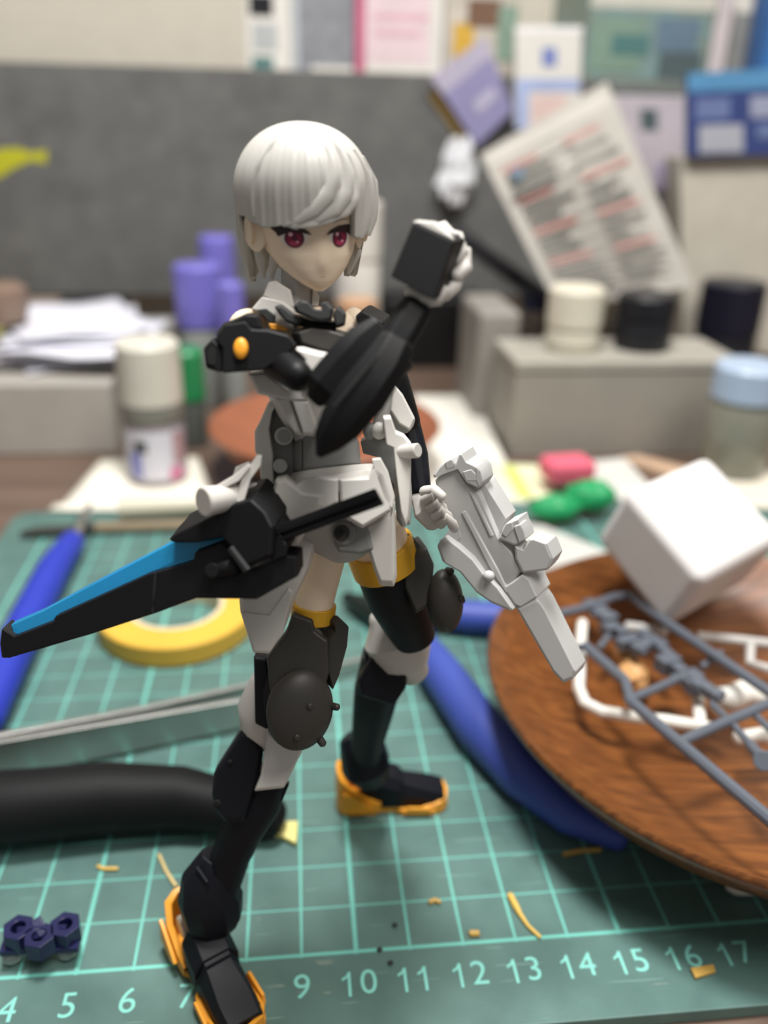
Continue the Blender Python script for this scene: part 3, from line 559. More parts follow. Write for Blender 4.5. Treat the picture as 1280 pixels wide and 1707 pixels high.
# ================================================================== the figurine
fig = thing('figurine', (9.2, 1.2, 0), 'plastic model figurine with white bob hair and black and white armour', 'figurine')
wh = M('figure_white', (206, 203, 197), rough=.42, var=.025); gy = M('figure_grey', (136, 136, 134), rough=.45, var=.03); lg = M('figure_lightgrey', (176, 175, 172), rough=.45, var=.03)
bk = M('figure_black', (15, 15, 17), rough=.5, spec=.28, var=.06); bn = M('figure_navyblack', (14, 16, 23), rough=.5, spec=.28, var=.06); dk = M('figure_darkgrey', (52, 50, 47), rough=.48, var=.05)
orr = M('figure_orange', (236, 160, 44), rough=.42, var=.04); ylw = M('figure_yellow', (222, 168, 44), rough=.45, var=.04); skin = M('figure_skin', (252, 230, 204), rough=.5, var=.02, sss=.15); hairm = M('figure_hair', (200, 198, 192), rough=.32, var=.02)
rib = M('figure_charcoal', (42, 43, 44), rough=.5, var=.05)
FR = Vector((.42, -.9, 0)).normalized(); FL = Vector((.9, .42, 0)).normalized()       # the way the body faces, and its own left
def disc(nm, u, v, d, r, material, parent):
    c0 = P(u, v, d); q = pxr(r, d)
    return build(nm, MB().ell(c0, (RM @ Vector((q, 0, 0)), RM @ Vector((0, q, 0)), FWD * .02), 20, 8), material, parent)
# ---------------------------------------------------------------- head
yaw, pitch, roll = math.radians(-73), math.radians(-2), math.radians(0)
hy = Vector((math.cos(yaw) * math.cos(pitch), math.sin(yaw) * math.cos(pitch), math.sin(pitch)))
hx = Vector((-math.sin(yaw), math.cos(yaw), 0)); hz_ = hx.cross(-hy) if hx.cross(-hy).z > 0 else hy.cross(hx)
hx, hz_ = hx * math.cos(roll) + hz_ * math.sin(roll), hz_ * math.cos(roll) - hx * math.sin(roll)
HO = P(507, 325, 11.5); HS = .985
def HP(x, y, z): return HO + (hx * x + hy * y + hz_ * z) * HS
PROF = [(-1.17, .07, .70, .52), (-1.12, .17, .75, .38), (-1.02, .32, .78, .18), (-.88, .47, .79, -.08), (-.70, .60, .79, -.35), (-.50, .68, .77, -.55), (-.25, .73, .76, -.68), (0, .75, .74, -.74), (.3, .73, .68, -.72), (.55, .62, .52, -.6), (.75, .42, .34, -.42), (.86, .12, .1, -.12)]
def prof(z):
    if z <= PROF[0][0]: return PROF[0][1:]
    for a, b in zip(PROF, PROF[1:]):
        if z <= b[0]:
            t = (z - a[0]) / (b[0] - a[0]); return tuple(a[i] * (1 - t) + b[i] * t for i in (1, 2, 3))
    return PROF[-1][1:]
def nose(x, z): return .03 * math.exp(-(x / .06) ** 2 - ((z + .80) / .10) ** 2) + .03 * math.exp(-(x / .09) ** 2 - ((z + .62) / .2) ** 2) - .03 * math.exp(-((abs(x) - .33) / .17) ** 2 - ((z + .50) / .16) ** 2) + 0
def face_y(x, z):
    w, f, b = prof(z); yc = (f + b) / 2; h = (f - b) / 2
    return yc + h * max(0, 1 - abs(x / w) ** 2.3) ** (1 / 2.3) + nose(x, z)
m = MB(); rings = []; NZ = 64; NA = 72
for i in range(NZ + 1):
    z = -1.17 + (.86 + 1.17) * i / NZ; w, f, b = prof(z); yc = (f + b) / 2; h = (f - b) / 2; r = []
    for j in range(NA):
        an = 2 * math.pi * j / NA; e = 2 / 2.3; cx = math.copysign(abs(math.cos(an)) ** e, math.cos(an)) * w; cy = yc + math.copysign(abs(math.sin(an)) ** e, math.sin(an)) * h
        if math.sin(an) > 0: cy += nose(cx, z)
        r.append(HP(cx, cy, z))
    rings.append(r)
m.loft(rings); head = build('head', m, skin, fig, ang=80, label='pale skin coloured doll face')
def decal(nm, poly, material, parent, eps=.006, res=None):
    """flat print on the face: polygon in (x, z)"""
    m = MB(); bm_ = []
    cxm = sum(p[0] for p in poly) / len(poly); czm = sum(p[1] for p in poly) / len(poly)
    K = 5; rr = []
    for k in range(1, K + 1):
        t = k / K; rr.append([HP(cxm + (x - cxm) * t, face_y(cxm + (x - cxm) * t, czm + (z - czm) * t) + eps, czm + (z - czm) * t) for x, z in poly])
    m.loft(rr, cap=False); i = m.ring([HP(cxm, face_y(cxm, czm) + eps, czm)]); n = len(poly)
    for j in range(n): m.f.append((i[0], j, (j + 1) % n))
    return build(nm, m, material, parent, ang=80)
def ov(cx, cz, a, b, n=24, top=9.0): return [(cx + a * math.cos(2 * math.pi * j / n), min(top, cz + b * math.sin(2 * math.pi * j / n))) for j in range(n)]
eyew = M('eye_white', (238, 230, 226), rough=.4); iris = M('eye_magenta', (140, 30, 68), rough=.35, var=.1); irisd = M('eye_plum', (84, 20, 52), rough=.35); glint = M('eye_glint', (244, 190, 208), rough=.4); lash = M('eye_lash', (46, 32, 34), rough=.5); brow = M('eye_brow', (128, 112, 104), rough=.5); iris2 = M('eye_rose', (188, 66, 102), rough=.35)
for s in (-1, 1):
    ex = .315 * s - .045; ez = -.452
    ew = decal('eye', [(ex + s * .20, ez + .075), (ex + s * .08, ez + .11), (ex - s * .08, ez + .095), (ex - s * .19, ez + .02), (ex - s * .13, ez - .055), (ex - s * .04, ez - .118), (ex + s * .08, ez - .122), (ex + s * .155, ez - .05)], eyew, fig, .006)
    decal('iris', ov(ex, ez - .01, .122, .122, top=ez + .095), irisd, ew, .010)
    decal('iris_glow', ov(ex, ez - .03, .098, .088, top=ez + .045), iris, ew, .013)
    decal('iris_light', ov(ex, ez - .072, .062, .034), iris2, ew, .016)
    decal('pupil', ov(ex, ez - .005, .034, .046), irisd, ew, .016); decal('glint', ov(ex - .05, ez + .04, .026, .024), glint, ew, .019); decal('glint', ov(ex + .036, ez - .055, .016, .014), glint, ew, .019)
    decal('eyelash', [(ex + s * .27, ez + .10), (ex + s * .13, ez + .158), (ex - s * .03, ez + .148), (ex - s * .15, ez + .10), (ex - s * .22, ez + .04), (ex - s * .14, ez + .075), (ex - s * .02, ez + .10), (ex + s * .1, ez + .10), (ex + s * .17, ez + .06), (ex + s * .19, ez + .0), (ex + s * .215, ez + .05)], lash, head, .016)
    decal('eye_crease', [(ex + s * .16, ez + .225), (ex, ez + .235), (ex - s * .15, ez + .17), (ex, ez + .222)], brow, head, .008)
    decal('eyebrow', [(ex + s * .2, ez + .33), (ex + s * .05, ez + .365), (ex - s * .16, ez + .31), (ex - s * .12, ez + .305), (ex + s * .05, ez + .345)], M('brow_brown', (110, 92, 86)), head, .008)
decal('mouth', [(-.06, -.957), (0, -.962), (.06, -.957), (0, -.967)], M('mouth_line', (168, 116, 100), rough=.6), head, .006)
# ears
for s in (-1, 1):
    m = MB(); m.ell(HP(.76 * s, .14, -.45), (hx * (.09 * s) - hy * .06, hy * .16 - hx * (.07 * s), hz_ * .25 - hy * .06), 20, 14)
    er_ = build('ear', m, skin, head, ang=80)
    m = MB(); pth = [HP((.80 + .04) * s, .14 + .12 * math.cos(a), -.43 + .17 * math.sin(a)) for a in (-1.2, -.4, .5, 1.3, 2.0, 2.7, 3.3)]
    m.limb([(p, .035) for p in pth], n=8, rnd=.6); build('ear_rim', m, skin, head, ang=80)
# hair: a cap of locks; bottom edge depends on the side
def hair_bottom(a):
    """a in degrees from straight ahead, positive to the figure's left; returns the lower edge height"""
    if -62 <= a <= -22: return -.315 - .02 * math.sin(a * .22)
    if -22 < a <= 13: return -.315 + ((a + 22) / 35) ** 1.3 * .295
    if 13 < a <= 31: return -.02
    if 31 < a <= 62: return -.46 + .03 * math.sin(a * .5)
    if -72 <= a < -62: return -.315 + (-62 - a) / 10 * .08
    if -86 <= a < -72: return -.24
    if 62 < a <= 84: return -.50 + (a - 62) / 22 * .2
    return -1.10 + .05 * math.sin(a * .35) + .04 * math.sin(a * .9)
HT = .93
def hair_r(a, z, lock=1.0):
    ar = math.radians(a)
    wx, fy, by = .95, .93, .98
    t = max(-1.0, min(1.0, z / HT)) if z > 0 else 0
    k = (1 - t ** 2.15) ** (1 / 2.15) if z > 0 else 1.0
    if z < 0:
        k = 1.0 + z * .025
        if abs(a) > 80: k = 1.0 + z * .05 - .16 * max(0, -.5 - z)
    c, s_ = math.cos(ar), math.sin(ar)
    r = 1 / math.sqrt((s_ / wx) ** 2 + (c / (fy if c > 0 else by)) ** 2)
    groove = (.006 * math.sin(a * .42 + 1.2 * math.sin(z * 2)) + .005 * math.sin(a * .93 + z * 1.5 + 1) + .0035 * math.sin(a * 1.9 - z * 2)) * (1 - max(0, t) ** 3) * lock
    return r * k * (1 + groove)
rings = []; NA = 300; NR = 34
for i in range(NR + 1):
    t = i / NR; ring_ = []
    for j in range(NA):
        a = -180 + 360 * j / NA; zb_ = hair_bottom(a)
        z = HT * math.cos(t / .55 * math.pi / 2) if t < .55 else min(0, zb_) * (t - .55) / .45
        r = hair_r(a, z); ar = math.radians(a)
        ring_.append(HP(math.sin(ar) * r, math.cos(ar) * r - .04, z))
    rings.append(ring_)
m = MB(); m.loft(rings, cap=False)
hair = build('hair', m, hairm, fig, ang=50, solid=.09, label='glossy white bob haircut with a straight fringe')
def hl(a, z, off=0.0):
    r = hair_r(a, z, 0) * (1 + off); ar = math.radians(a); return HP(math.sin(ar) * r, math.cos(ar) * r - .04, z)
def lock(nm, path, flat=.35, n=12):
    m = MB(); m.limb([(hl(a, z, o_), r) for a, z, o_, r in path], n=n, flat=flat, rnd=.5); return build(nm, m, hairm, hair, ang=70)
lock('swept_lock', ((14, .84, -.06, .03), (21, .60, .0, .08), (22, .36, .015, .10), (18, .14, .02, .11), (8, -.05, .02, .11), (-6, -.18, .0, .08), (-24, -.28, .0, .03)))
lock('swept_lock', ((22, .80, -.06, .03), (30, .52, .0, .07), (31, .28, .0, .09), (27, .08, .01, .10), (17, -.08, .01, .10), (4, -.18, .01, .07), (-10, -.255, .01, .05), (-22, -.295, .0, .02)))
lock('swept_lock', ((2, .86, -.06, .03), (8, .62, .0, .07), (8, .36, .01, .09), (2, .12, .015, .10), (-9, -.08, .01, .09), (-22, -.22, .0, .05), (-34, -.29, -.01, .02)))
lock('side_lock', ((46, .60, -.03, .05), (49, .30, -.01, .10), (47, .02, .0, .12), (44, -.22, .01, .10), (41, -.38, .01, .07), (39, -.47, .0, .04)))
lock('side_lock', ((62, .5, -.03, .05), (63, .2, .0, .10), (61, -.08, .0, .12), (58, -.28, .01, .10), (55, -.46, .0, .05)))
lock('crown_lock', ((-40, .84, -.03, .04), (-52, .62, -.02, .06), (-58, .36, -.02, .08), (-60, .1, -.02, .08), (-60, -.2, -.02, .06)), .3)
lock('back_lock', ((-92, .1, -.08, .05), (-93, -.4, -.07, .07), (-92, -.78, -.07, .07), (-90, -1.1, -.10, .03))); lock('back_lock', ((-104, .1, -.09, .07), (-104, -.5, -.08, .08), (-103, -.85, -.07, .08), (-101, -1.15, -.08, .03)))
lock('back_lock', ((-80, -.62, -.22, .05), (-82, -.85, -.22, .07), (-82, -1.08, -.22, .03))); lock('back_lock', ((-66, -.72, -.40, .05), (-68, -.9, -.40, .06), (-70, -1.08, -.38, .03)))
lock('back_lock', ((96, -.2, -.02, .08), (92, -.5, -.06, .10), (86, -.8, -.12, .09), (82, -1.08, -.18, .03)))
# ---------------------------------------------------------------- neck, collar, shoulders
build('neck', limbpx([(497, 448, 11.75, 28), (495, 500, 11.75, 28), (493, 540, 11.8, 34)], n=24), lg, fig)
build('collar_wing', platepx('T', [(312, 92), (338, 28), (372, 22), (440, 66), (458, 150), (400, 130)], 11.35, .14, ch=(.9, .05)), wh, fig, bevel=.02)
build('collar_yoke', platepx('T', [(262, 150), (310, 92), (400, 112), (458, 150), (470, 250), (400, 235), (300, 165)], 11.25, .5, ch=(.9, .05)), wh, fig, bevel=.03)
build('collar_wing', platepx('T', [(536, 58), (566, 92), (560, 135), (532, 132)], 11.6, .14), wh, fig, bevel=.02)
build('upper_chest', limbpx([(430, 545, 11.75, 30), (490, 560, 11.75, 52), (545, 565, 11.8, 52), (615, 560, 12.1, 30)], n=20, flat=.8, rnd=.8), skin, fig, ang=80)
build('shoulder_ball', MB().ell(P(415, 545, 11.6), (X3 * .28, Y3 * .28, Z3 * .25)), skin, fig); build('shoulder_ball', MB().ell(P(590, 548, 12.0), (X3 * .2, Y3 * .26, Z3 * .3)), skin, fig)
build('collar_vent', platepx('T', [(290, 150), (330, 146), (372, 178), (366, 212), (335, 198)], 11.15, .12), rib, fig, bevel=.02)
build('collar_badge', platepx('T', [(340, 212), (380, 214), (432, 240), (400, 246), (350, 236)], 11.1, .1), orr, fig, bevel=.02)
# ribbon at the neckline
build('ribbon_band', platepx('T', [(440, 170), (540, 200), (632, 205), (642, 245), (560, 245), (480, 225)], 11.05, .3), bk, fig, bevel=.02)
build('ribbon_loop', platepx('T', [(365, 138), (395, 130), (442, 165), (492, 202), (470, 226), (420, 208), (385, 168)], 10.95, .2, ch=(.8, .06)), rib, fig, bevel=.03)
build('ribbon_knot', platepx('T', [(448, 136), (480, 112), (512, 116), (546, 152), (580, 155), (574, 124), (600, 114), (632, 150), (622, 200), (580, 206), (545, 200), (462, 166)], 10.85, .22, ch=(.86, .07)), rib, fig, bevel=.03)
build('ribbon_loop', platepx('T', [(634, 150), (655, 138), (686, 170), (680, 222), (640, 235), (626, 180)], 10.95, .2, ch=(.8, .06)), rib, fig, bevel=.03)
build('breast_plate', platepx('T', [(440, 252), (520, 228), (620, 240), (725, 272), (700, 310), (640, 365), (560, 345), (460, 310)], 11.0, .5, ch=(.72, .16)), dk, fig, bevel=.03)
# ---------------------------------------------------------------- torso
build('chest', limbpx([(500, 590, 11.9, 70), (512, 630, 11.75, 74), (520, 680, 11.85, 60), (530, 725, 12.0, 42)], n=12, flat=.75, k=2.6), wh, fig, bevel=.04)
build('rib_plate', platepx('T', [(248, 435), (315, 430), (430, 515), (505, 490), (520, 560), (470, 560), (372, 542), (290, 522)], 11.15, .5, ch=(.88, .06)), wh, fig, bevel=.03)
build('side_plate', platepx('T', [(370, 545), (432, 535), (462, 620), (492, 706), (462, 704), (420, 645)], 11.2, .6, ch=(.86, .04)), wh, fig, bevel=.03)
build('belly_plate', platepx('T', [(436, 535), (520, 555), (556, 680), (550, 716), (496, 708), (466, 620)], 11.15, .5, ch=(.86, .05)), wh, fig, bevel=.03)
build('waist', limbpx([(538, 722, 12.0, 50), (543, 745, 12.0, 56), (545, 778, 12.0, 57), (547, 786, 12.0, 50)], n=28, flat=.8), gy, fig, bevel=.02)
build('waist_seam', platepx('T', [(488, 728), (494, 728), (494, 862), (488, 862)], 11.42, .04), rib, fig)
build('waist_joint', limbpx([(552, 782, 12.05, 46), (556, 805, 12.1, 50)], n=24, flat=.8), bk, fig)
# white pod behind the waist (viewer's left) and its round detail
pod = build('side_pod', platepx('T', [(280, 690), (300, 650), (340, 565), (382, 565), (424, 640), (452, 740), (452, 880), (345, 935), (305, 900), (300, 800), (280, 780)], 11.9, .5), gy, fig, bevel=.04)
build('pod_shell', platepx('T', [(278, 690), (300, 650), (338, 563), (380, 563), (358, 600), (345, 680), (362, 800), (365, 930), (345, 938), (305, 905), (298, 800), (280, 785)], 11.7, .55, ch=(.9, .05)), wh, pod, bevel=.03)
build('round_vent', MB().cyl(P(*uv('T', 408, 712), 11.55), P(*uv('T', 408, 712), 11.9), .125, n=28, bev=.015), lg, pod); build('round_vent', MB().cyl(P(*uv('T', 408, 712), 11.5), P(*uv('T', 408, 712), 11.58), .085, n=28, bev=.01), gy, pod)
build('round_vent', MB().cyl(P(*uv('T', 392, 845), 11.6), P(*uv('T', 392, 845), 11.9), .10, n=24, bev=.015), lg, pod)
pod2 = build('side_pod', platepx('T', [(820, 600), (890, 478), (936, 530), (992, 640), (985, 668), (958, 700), (860, 700), (800, 660)], 12.3, .4, ch=(.9, .05)), lg, fig, bevel=.03)
build('pod_box', platepx('T', [(748, 735), (800, 715), (900, 735), (905, 940), (870, 900), (840, 810), (760, 790)], 12.4, .4), gy, fig, bevel=.03)
build('pod_shell', platepx('T', [(895, 478), (936, 528), (992, 640), (970, 690), (920, 660), (880, 600)], 12.2, .3, ch=(.9, .04)), wh, pod2, bevel=.03)
build('hip_ball', MB().ell(P(*uv('T', 832, 688), 12.1), (X3 * .11, Y3 * .11, Z3 * .13)), wh, fig); build('hip_ball', MB().ell(P(*uv('T', 790, 690), 12.2), (X3 * .1, Y3 * .1, Z3 * .13)), gy, fig)
brk = build('side_bracket', platepx('T', [(846, 622), (882, 620), (905, 690), (942, 706), (975, 745), (972, 960), (965, 1080), (950, 1120), (930, 1060), (905, 860), (895, 760), (862, 745)], 11.9, .22, ch=(.92, .04)), wh, fig, bevel=.03)
build('side_peg', MB().cyl(P(*uv('T', 925, 782), 11.95), P(*uv('T', 1005, 776), 11.75), .105, n=24, bev=.015), wh, brk)
# ---------------------------------------------------------------- hips and skirt armour
build('pelvis', limbpx([(556, 798, 12.2, 52), (558, 812, 12.2, 84), (562, 850, 12.3, 88), (575, 890, 12.5, 66), (585, 920, 12.7, 36)], n=28, flat=.75), lg, fig, bevel=.03)
build('hip_ring', limbpx([(552, 782, 12.1, 72), (553, 790, 12.1, 78), (554, 800, 12.1, 80)], n=32, flat=.8), wh, fig, bevel=.02)
build('hip_ring', limbpx([(550, 796, 12.1, 86), (552, 808, 12.1, 92), (553, 822, 12.1, 92)], n=32, flat=.8), wh, fig, bevel=.02)
build('waist_panel', platepx('W', [(545, 392), (640, 330), (700, 320), (790, 330), (790, 440), (720, 480), (560, 500)], 11.35, .4, ch=(.92, .05)), wh, fig, bevel=.03)
build('waist_panel', platepx('W', [(792, 330), (930, 322), (960, 262), (1010, 300), (1052, 420), (1036, 480), (900, 560), (800, 500)], 11.45, .4, ch=(.9, .05)), wh, fig, bevel=.03)
build('waist_fin', platepx('W', [(945, 240), (985, 236), (1020, 300), (1052, 418), (1040, 470), (1000, 420), (960, 300)], 11.4, .2), wh, fig, bevel=.02)
build('hip_block', platepx('W', [(462, 480), (498, 332), (545, 322), (628, 392), (720, 405), (722, 450), (600, 640), (500, 600)], 11.3, .5, ch=(.85, .08)), wh, fig, bevel=.03)
sk1 = [(330, 890), (335, 945), (395, 1136), (470, 1142), (535, 1040), (600, 860), (660, 740), (700, 590), (600, 540), (470, 640)]
skp = build('front_skirt', platepx('W', sk1, 12.2, .25, ch=(.86, .12)), wh, fig, bevel=.03)
build('skirt_facet', platepx('W', [(335, 945), (470, 960), (560, 830), (580, 850), (535, 1040), (470, 1138), (400, 1134)], 12.07, .05, ch=(.93, .03)), wh, skp, bevel=.02)
build('front_skirt', platepx('W', [(890, 540), (1036, 476), (1052, 430), (1062, 780), (1048, 830), (984, 826), (958, 760)], 11.9, .25, ch=(.82, .08)), wh, fig, bevel=.03)
build('side_skirt', platepx('W', [(1048, 340), (1060, 270), (1118, 200), (1132, 400), (1125, 540), (1085, 555), (1060, 520)], 12.3, .3, ch=(.86, .05)), lg, fig, bevel=.03)
cro = build('hip_joint', platepx('W', [(765, 570), (800, 520), (900, 510), (935, 560), (962, 660), (900, 680), (790, 672), (768, 630)], 11.85, .5, ch=(.85, .08)), gy, fig, bevel=.05)
build('joint_disc', MB().cyl(P(*uv('W', 815, 580), 11.72), P(*uv('W', 815, 580), 12.0), .17, n=28, bev=.02), gy, cro); build('joint_disc', MB().cyl(P(*uv('W', 805, 580), 11.66), P(*uv('W', 805, 580), 11.9), .11, n=28, bev=.015), dk, cro); build('joint_hole', MB().cyl(P(*uv('W', 795, 578), 11.62), P(*uv('W', 795, 578), 11.75), .055, n=20), bk, cro)
# thruster on the viewer's left hip
th = build('hip_thruster', MB().cyl(P(*uv('W', 162, 436), 10.75), P(*uv('W', 318, 408), 11.1), .195, .17, n=32, bev=.02), wh, fig)
build('thruster_bead', MB().ell(P(*uv('W', 405, 395), 11.4), (X3 * .15, Y3 * .14, Z3 * .14)), wh, th); build('thruster_bead', MB().ell(P(*uv('W', 468, 398), 11.4), (X3 * .13, Y3 * .13, Z3 * .13)), wh, th); build('thruster_axle', limbpx([(*uv('W', 320, 412), 11.35, 9), (*uv('W', 500, 400), 11.5, 9)], n=16), wh, th)
build('thruster_hoop', platepx('W', [(168, 464), (196, 380), (300, 318), (372, 258), (384, 275), (330, 340), (226, 392), (198, 466)], 10.85, .16), wh, th, bevel=.03)
build('thruster_hoop', platepx('W', [(306, 438), (345, 318), (410, 222), (436, 222), (430, 270), (385, 330), (352, 440)], 10.9, .2), wh, th, bevel=.03)
build('thruster_fin', platepx('W', [(300, 315), (310, 280), (372, 254), (384, 262), (376, 300), (320, 345)], 11.2, .2), wh, th, bevel=.02)
# ---------------------------------------------------------------- raised arm
sg_ = build('shoulder_guard', platepx('T', [(112, 262), (150, 214), (240, 200), (268, 236), (340, 240), (432, 264), (470, 308), (432, 342), (322, 420), (132, 434), (135, 322), (112, 300)], 10.5, .8, n=Vector((-.1, 1, -.18))), bk, fig, bevel=.05)
build('guard_cap', platepx('T', [(150, 214), (240, 172), (292, 176), (312, 236), (268, 236), (236, 205)], 10.52, .4), bk, sg_, bevel=.04)
noz = build('guard_nozzle', platepx('T', [(50, 322), (92, 282), (136, 322), (132, 432), (62, 412)], 10.55, .5), bk, sg_, bevel=.05)
build('nozzle_bore', platepx('T', [(64, 335), (88, 308), (108, 330), (104, 398), (70, 388)], 10.53, .1), M('bore_black', (8, 8, 9), rough=.8), sg_)
c0 = P(*uv('T', 217, 322), 10.46); ax = (P(*uv('T', 250, 322), 10.46) - c0, P(*uv('T', 217, 274), 10.46) - c0)
build('orange_disc', MB().ell(c0, (ax[0], ax[1], HF * .06), 28, 10), orr, sg_, label='round orange cap')
build('upper_arm', limbpx([(*uv('T', 370, 385), 10.9, 24), (*uv('T', 430, 415), 10.6, 29), (*uv('T', 470, 445), 10.4, 26)], n=24, rnd=.9), bk, fig)
build('elbow_joint', platepx('T', [(455, 322), (490, 322), (560, 340), (640, 355), (600, 405), (532, 445), (512, 560), (482, 525), (506, 440), (500, 372)], 10.5, .35, ch=(.85, .06)), wh, fig, bevel=.05)
ua = [(*uv('T', 548, 545), 10.25, 18), (*uv('T', 590, 500), 10.2, 38), (*uv('T', 690, 390), 10.2, 40), (*uv('T', 770, 300), 10.2, 38), (*uv('T', 832, 232), 10.2, 24)]
build('arm_plate', limbpx(ua, n=8, flat=.62, rnd=.3, k=2.2, tw=.5), bk, fig, bevel=.04, ang=24)
fa = [(*uv('T', 566, 795), 9.95, 8), (*uv('T', 600, 735), 9.92, 27), (*uv('T', 660, 655), 9.9, 40), (*uv('T', 760, 525), 9.9, 44), (*uv('T', 860, 385), 9.95, 39), (*uv('T', 900, 310), 10.0, 34)]
fo = build('forearm', limbpx(fa, n=8, flat=.78, rnd=.4, k=2.3, tw=.5), bk, fig, bevel=.04, ang=24)
build('wrist_sleeve', limbpx([(*uv('T', 885, 330), 10.05, 29), (*uv('T', 950, 220), 10.1, 30), (*uv('T', 1005, 128), 10.15, 28)], n=8, flat=.8, k=3, tw=.5), bk, fig, bevel=.05)
build('forearm_knob', limbpx([(*uv('T', 915, 425), 10.1, 13), (*uv('T', 940, 385), 10.1, 16)], n=10, rnd=.6), bk, fo)
build('forearm_seam', limbpx([(*uv('T', 632, 585), 9.58, 4), (*uv('T', 730, 470), 9.56, 4.5), (*uv('T', 820, 360), 9.6, 3)], n=8), M('seam_black', (12, 12, 14), rough=.7), fo)
# hand guard and fist
g4 = [(970, 532), (1160, 622), (1066, 892), (865, 780)]
gd = build('hand_guard', platepx('H', [(968, 530), (1160, 620), (1066, 892), (863, 782)], 9.85, .45, n=Vector((.55, 1, -.05))), bk, fig, bevel=.03)
hand = build('hand', platepx('H', [(985, 560), (1075, 580), (1165, 650), (1150, 800), (1085, 890), (985, 880), (930, 830)], 10.25, .62, n=Vector((.25, 1, 0))), wh, fig, bevel=.12, seg=3, label='white fist')
build('guard_plate', platepx('H', [(972, 524), (1062, 532), (1166, 614), (1160, 622), (970, 534)], 9.95, .3, n=Vector((.3, 1, -.05))), wh, hand, bevel=.03)
for i, (a, b, c_) in enumerate((((1060, 575), (1110, 560), (1155, 600)), ((1110, 590), (1175, 605), (1195, 665)), ((1140, 660), (1212, 675), (1212, 740)), ((1135, 740), (1190, 762), (1160, 825)))):
    build('finger', limbpx([(*uv('H', *a), 10.45, 13), (*uv('H', *b), 10.4, 13), (*uv('H', *c_), 10.3, 12.5), (*uv('H', c_[0] - 45, c_[1] + 40), 10.25, 12)], n=12, rnd=.8), wh, hand, ang=60)
build('thumb', limbpx([(*uv('H', 960, 850), 10.2, 12), (*uv('H', 1020, 890), 10.1, 13), (*uv('H', 1085, 885), 10.1, 12), (*uv('H', 1120, 850), 10.1, 10)], n=12, rnd=.8), wh, hand, ang=60)
build('wrist_ball', limbpx([(*uv('H', 1000, 900), 10.25, 16), (*uv('H', 985, 945), 10.2, 14)], n=16, rnd=.8), wh, hand)
# ---------------------------------------------------------------- lowered arm with the hand on the rifle
build('shoulder_guard', platepx('T', [(722, 180), (760, 156), (855, 205), (850, 235), (765, 270), (745, 235)], 11.6, .5, n=Vector((.3, 1, 0))), bk, fig, bevel=.05)
build('shoulder_strap', platepx('T', [(690, 150), (730, 140), (745, 175), (722, 200), (745, 245), (715, 250), (690, 200)], 11.9, .2), skin, fig, bevel=.04)
build('upper_arm', limbpx([(635, 575, 12.3, 26), (655, 640, 12.5, 28), (674, 705, 12.7, 27)], n=16, rnd=.7), bk, fig)
build('forearm', limbpx([(674, 700, 12.75, 25), (690, 760, 12.75, 24), (700, 815, 12.65, 19)], n=12, rnd=.6), bn, fig, bevel=.03)
h2 = build('hand', limbpx([(*uv('R', 150, 330), 12.6, 17), (*uv('R', 200, 400), 12.55, 28), (*uv('R', 250, 470), 12.55, 24)], n=12, flat=.6, rnd=.6), wh, fig, bevel=.03, label='white hand gripping the rifle')
for i in range(4):
    a = (205 + 32 * i, 330 + 50 * i); build('finger', limbpx([(*uv('R', a[0] - 20, a[1] + 20), 12.35, 9.5), (*uv('R', a[0] + 18, a[1] - 8), 12.2, 9.5), (*uv('R', a[0] + 52, a[1] + 22), 12.35, 9), (*uv('R', a[0] + 66, a[1] + 50), 12.5, 8)], n=10, rnd=.8), wh, h2, ang=60)
build('thumb', limbpx([(*uv('R', 180, 300), 12.4, 10), (*uv('R', 240, 290), 12.2, 10), (*uv('R', 285, 330), 12.2, 9)], n=10, rnd=.8), wh, h2, ang=60)
# ---------------------------------------------------------------- front leg
build('thigh', limbpx([(552, 870, 12.75, 34), (545, 920, 12.85, 33), (530, 975, 12.95, 33), (523, 1010, 13.05, 32)], n=28), skin, fig, ang=80)
build('thigh_band', limbpx([(524, 1006, 13.05, 37), (521, 1032, 13.12, 37)], n=32), ylw, fig, bevel=.03)
build('stocking', limbpx([(520, 1038, 13.15, 33), (500, 1090, 13.3, 40), (475, 1150, 13.5, 42), (455, 1195, 13.7, 34)], n=20), bn, fig)
build('thigh_side_plate', platepx('K', [(183, 445), (245, 452), (262, 620), (248, 805), (190, 775)], 13.35, .5, ch=(.9, .04)), bn, fig, bevel=.04)
build('knee_armour', platepx('K', [(245, 455), (340, 330), (372, 236), (468, 268), (480, 320), (545, 368), (550, 520), (520, 640), (300, 640), (262, 620)], 12.72, .35, ch=(.93, .05)), dk, fig, bevel=.04)
build('knee_wing', platepx('K', [(545, 368), (580, 332), (574, 290), (618, 278), (646, 306), (638, 400), (600, 540), (568, 615), (545, 520)], 12.8, .22, n=Vector((-.5, 1, 0))), dk, fig, bevel=.03)
def dome(nm, cu, cv, rx, ry, tilt, d, th_, nrm, mats, knobs, parent):
    c0 = P(cu, cv, d); n_ = nrm.normalized(); right = n_.cross(Z3).normalized()
    if right.dot(RM @ Vector((1, 0, 0))) < 0: right = -right
    up = right.cross(n_) if right.cross(n_).z > 0 else n_.cross(right)
    X_ = right * math.cos(tilt) - up * math.sin(tilt); Y_ = up * math.cos(tilt) + right * math.sin(tilt)
    o = build(nm, MB().ell(c0, (X_ * pxr(rx, d), Y_ * pxr(ry, d), n_ * th_), 40, 22), mats, parent, ang=80)
    for a, b, r, hh in knobs:
        q = c0 + X_ * pxr(rx, d) * a + Y_ * pxr(ry, d) * b + n_ * th_ * math.sqrt(max(0, 1 - a * a - b * b))
        dr = (n_ * .8 + (q - c0).normalized() * .6).normalized() if hh > .1 else n_
        build('rivet', MB().cyl(q - dr * .05, q + dr * hh, r, r * .9, n=16, bev=min(.03, r * .4)), mats, o)
    return o
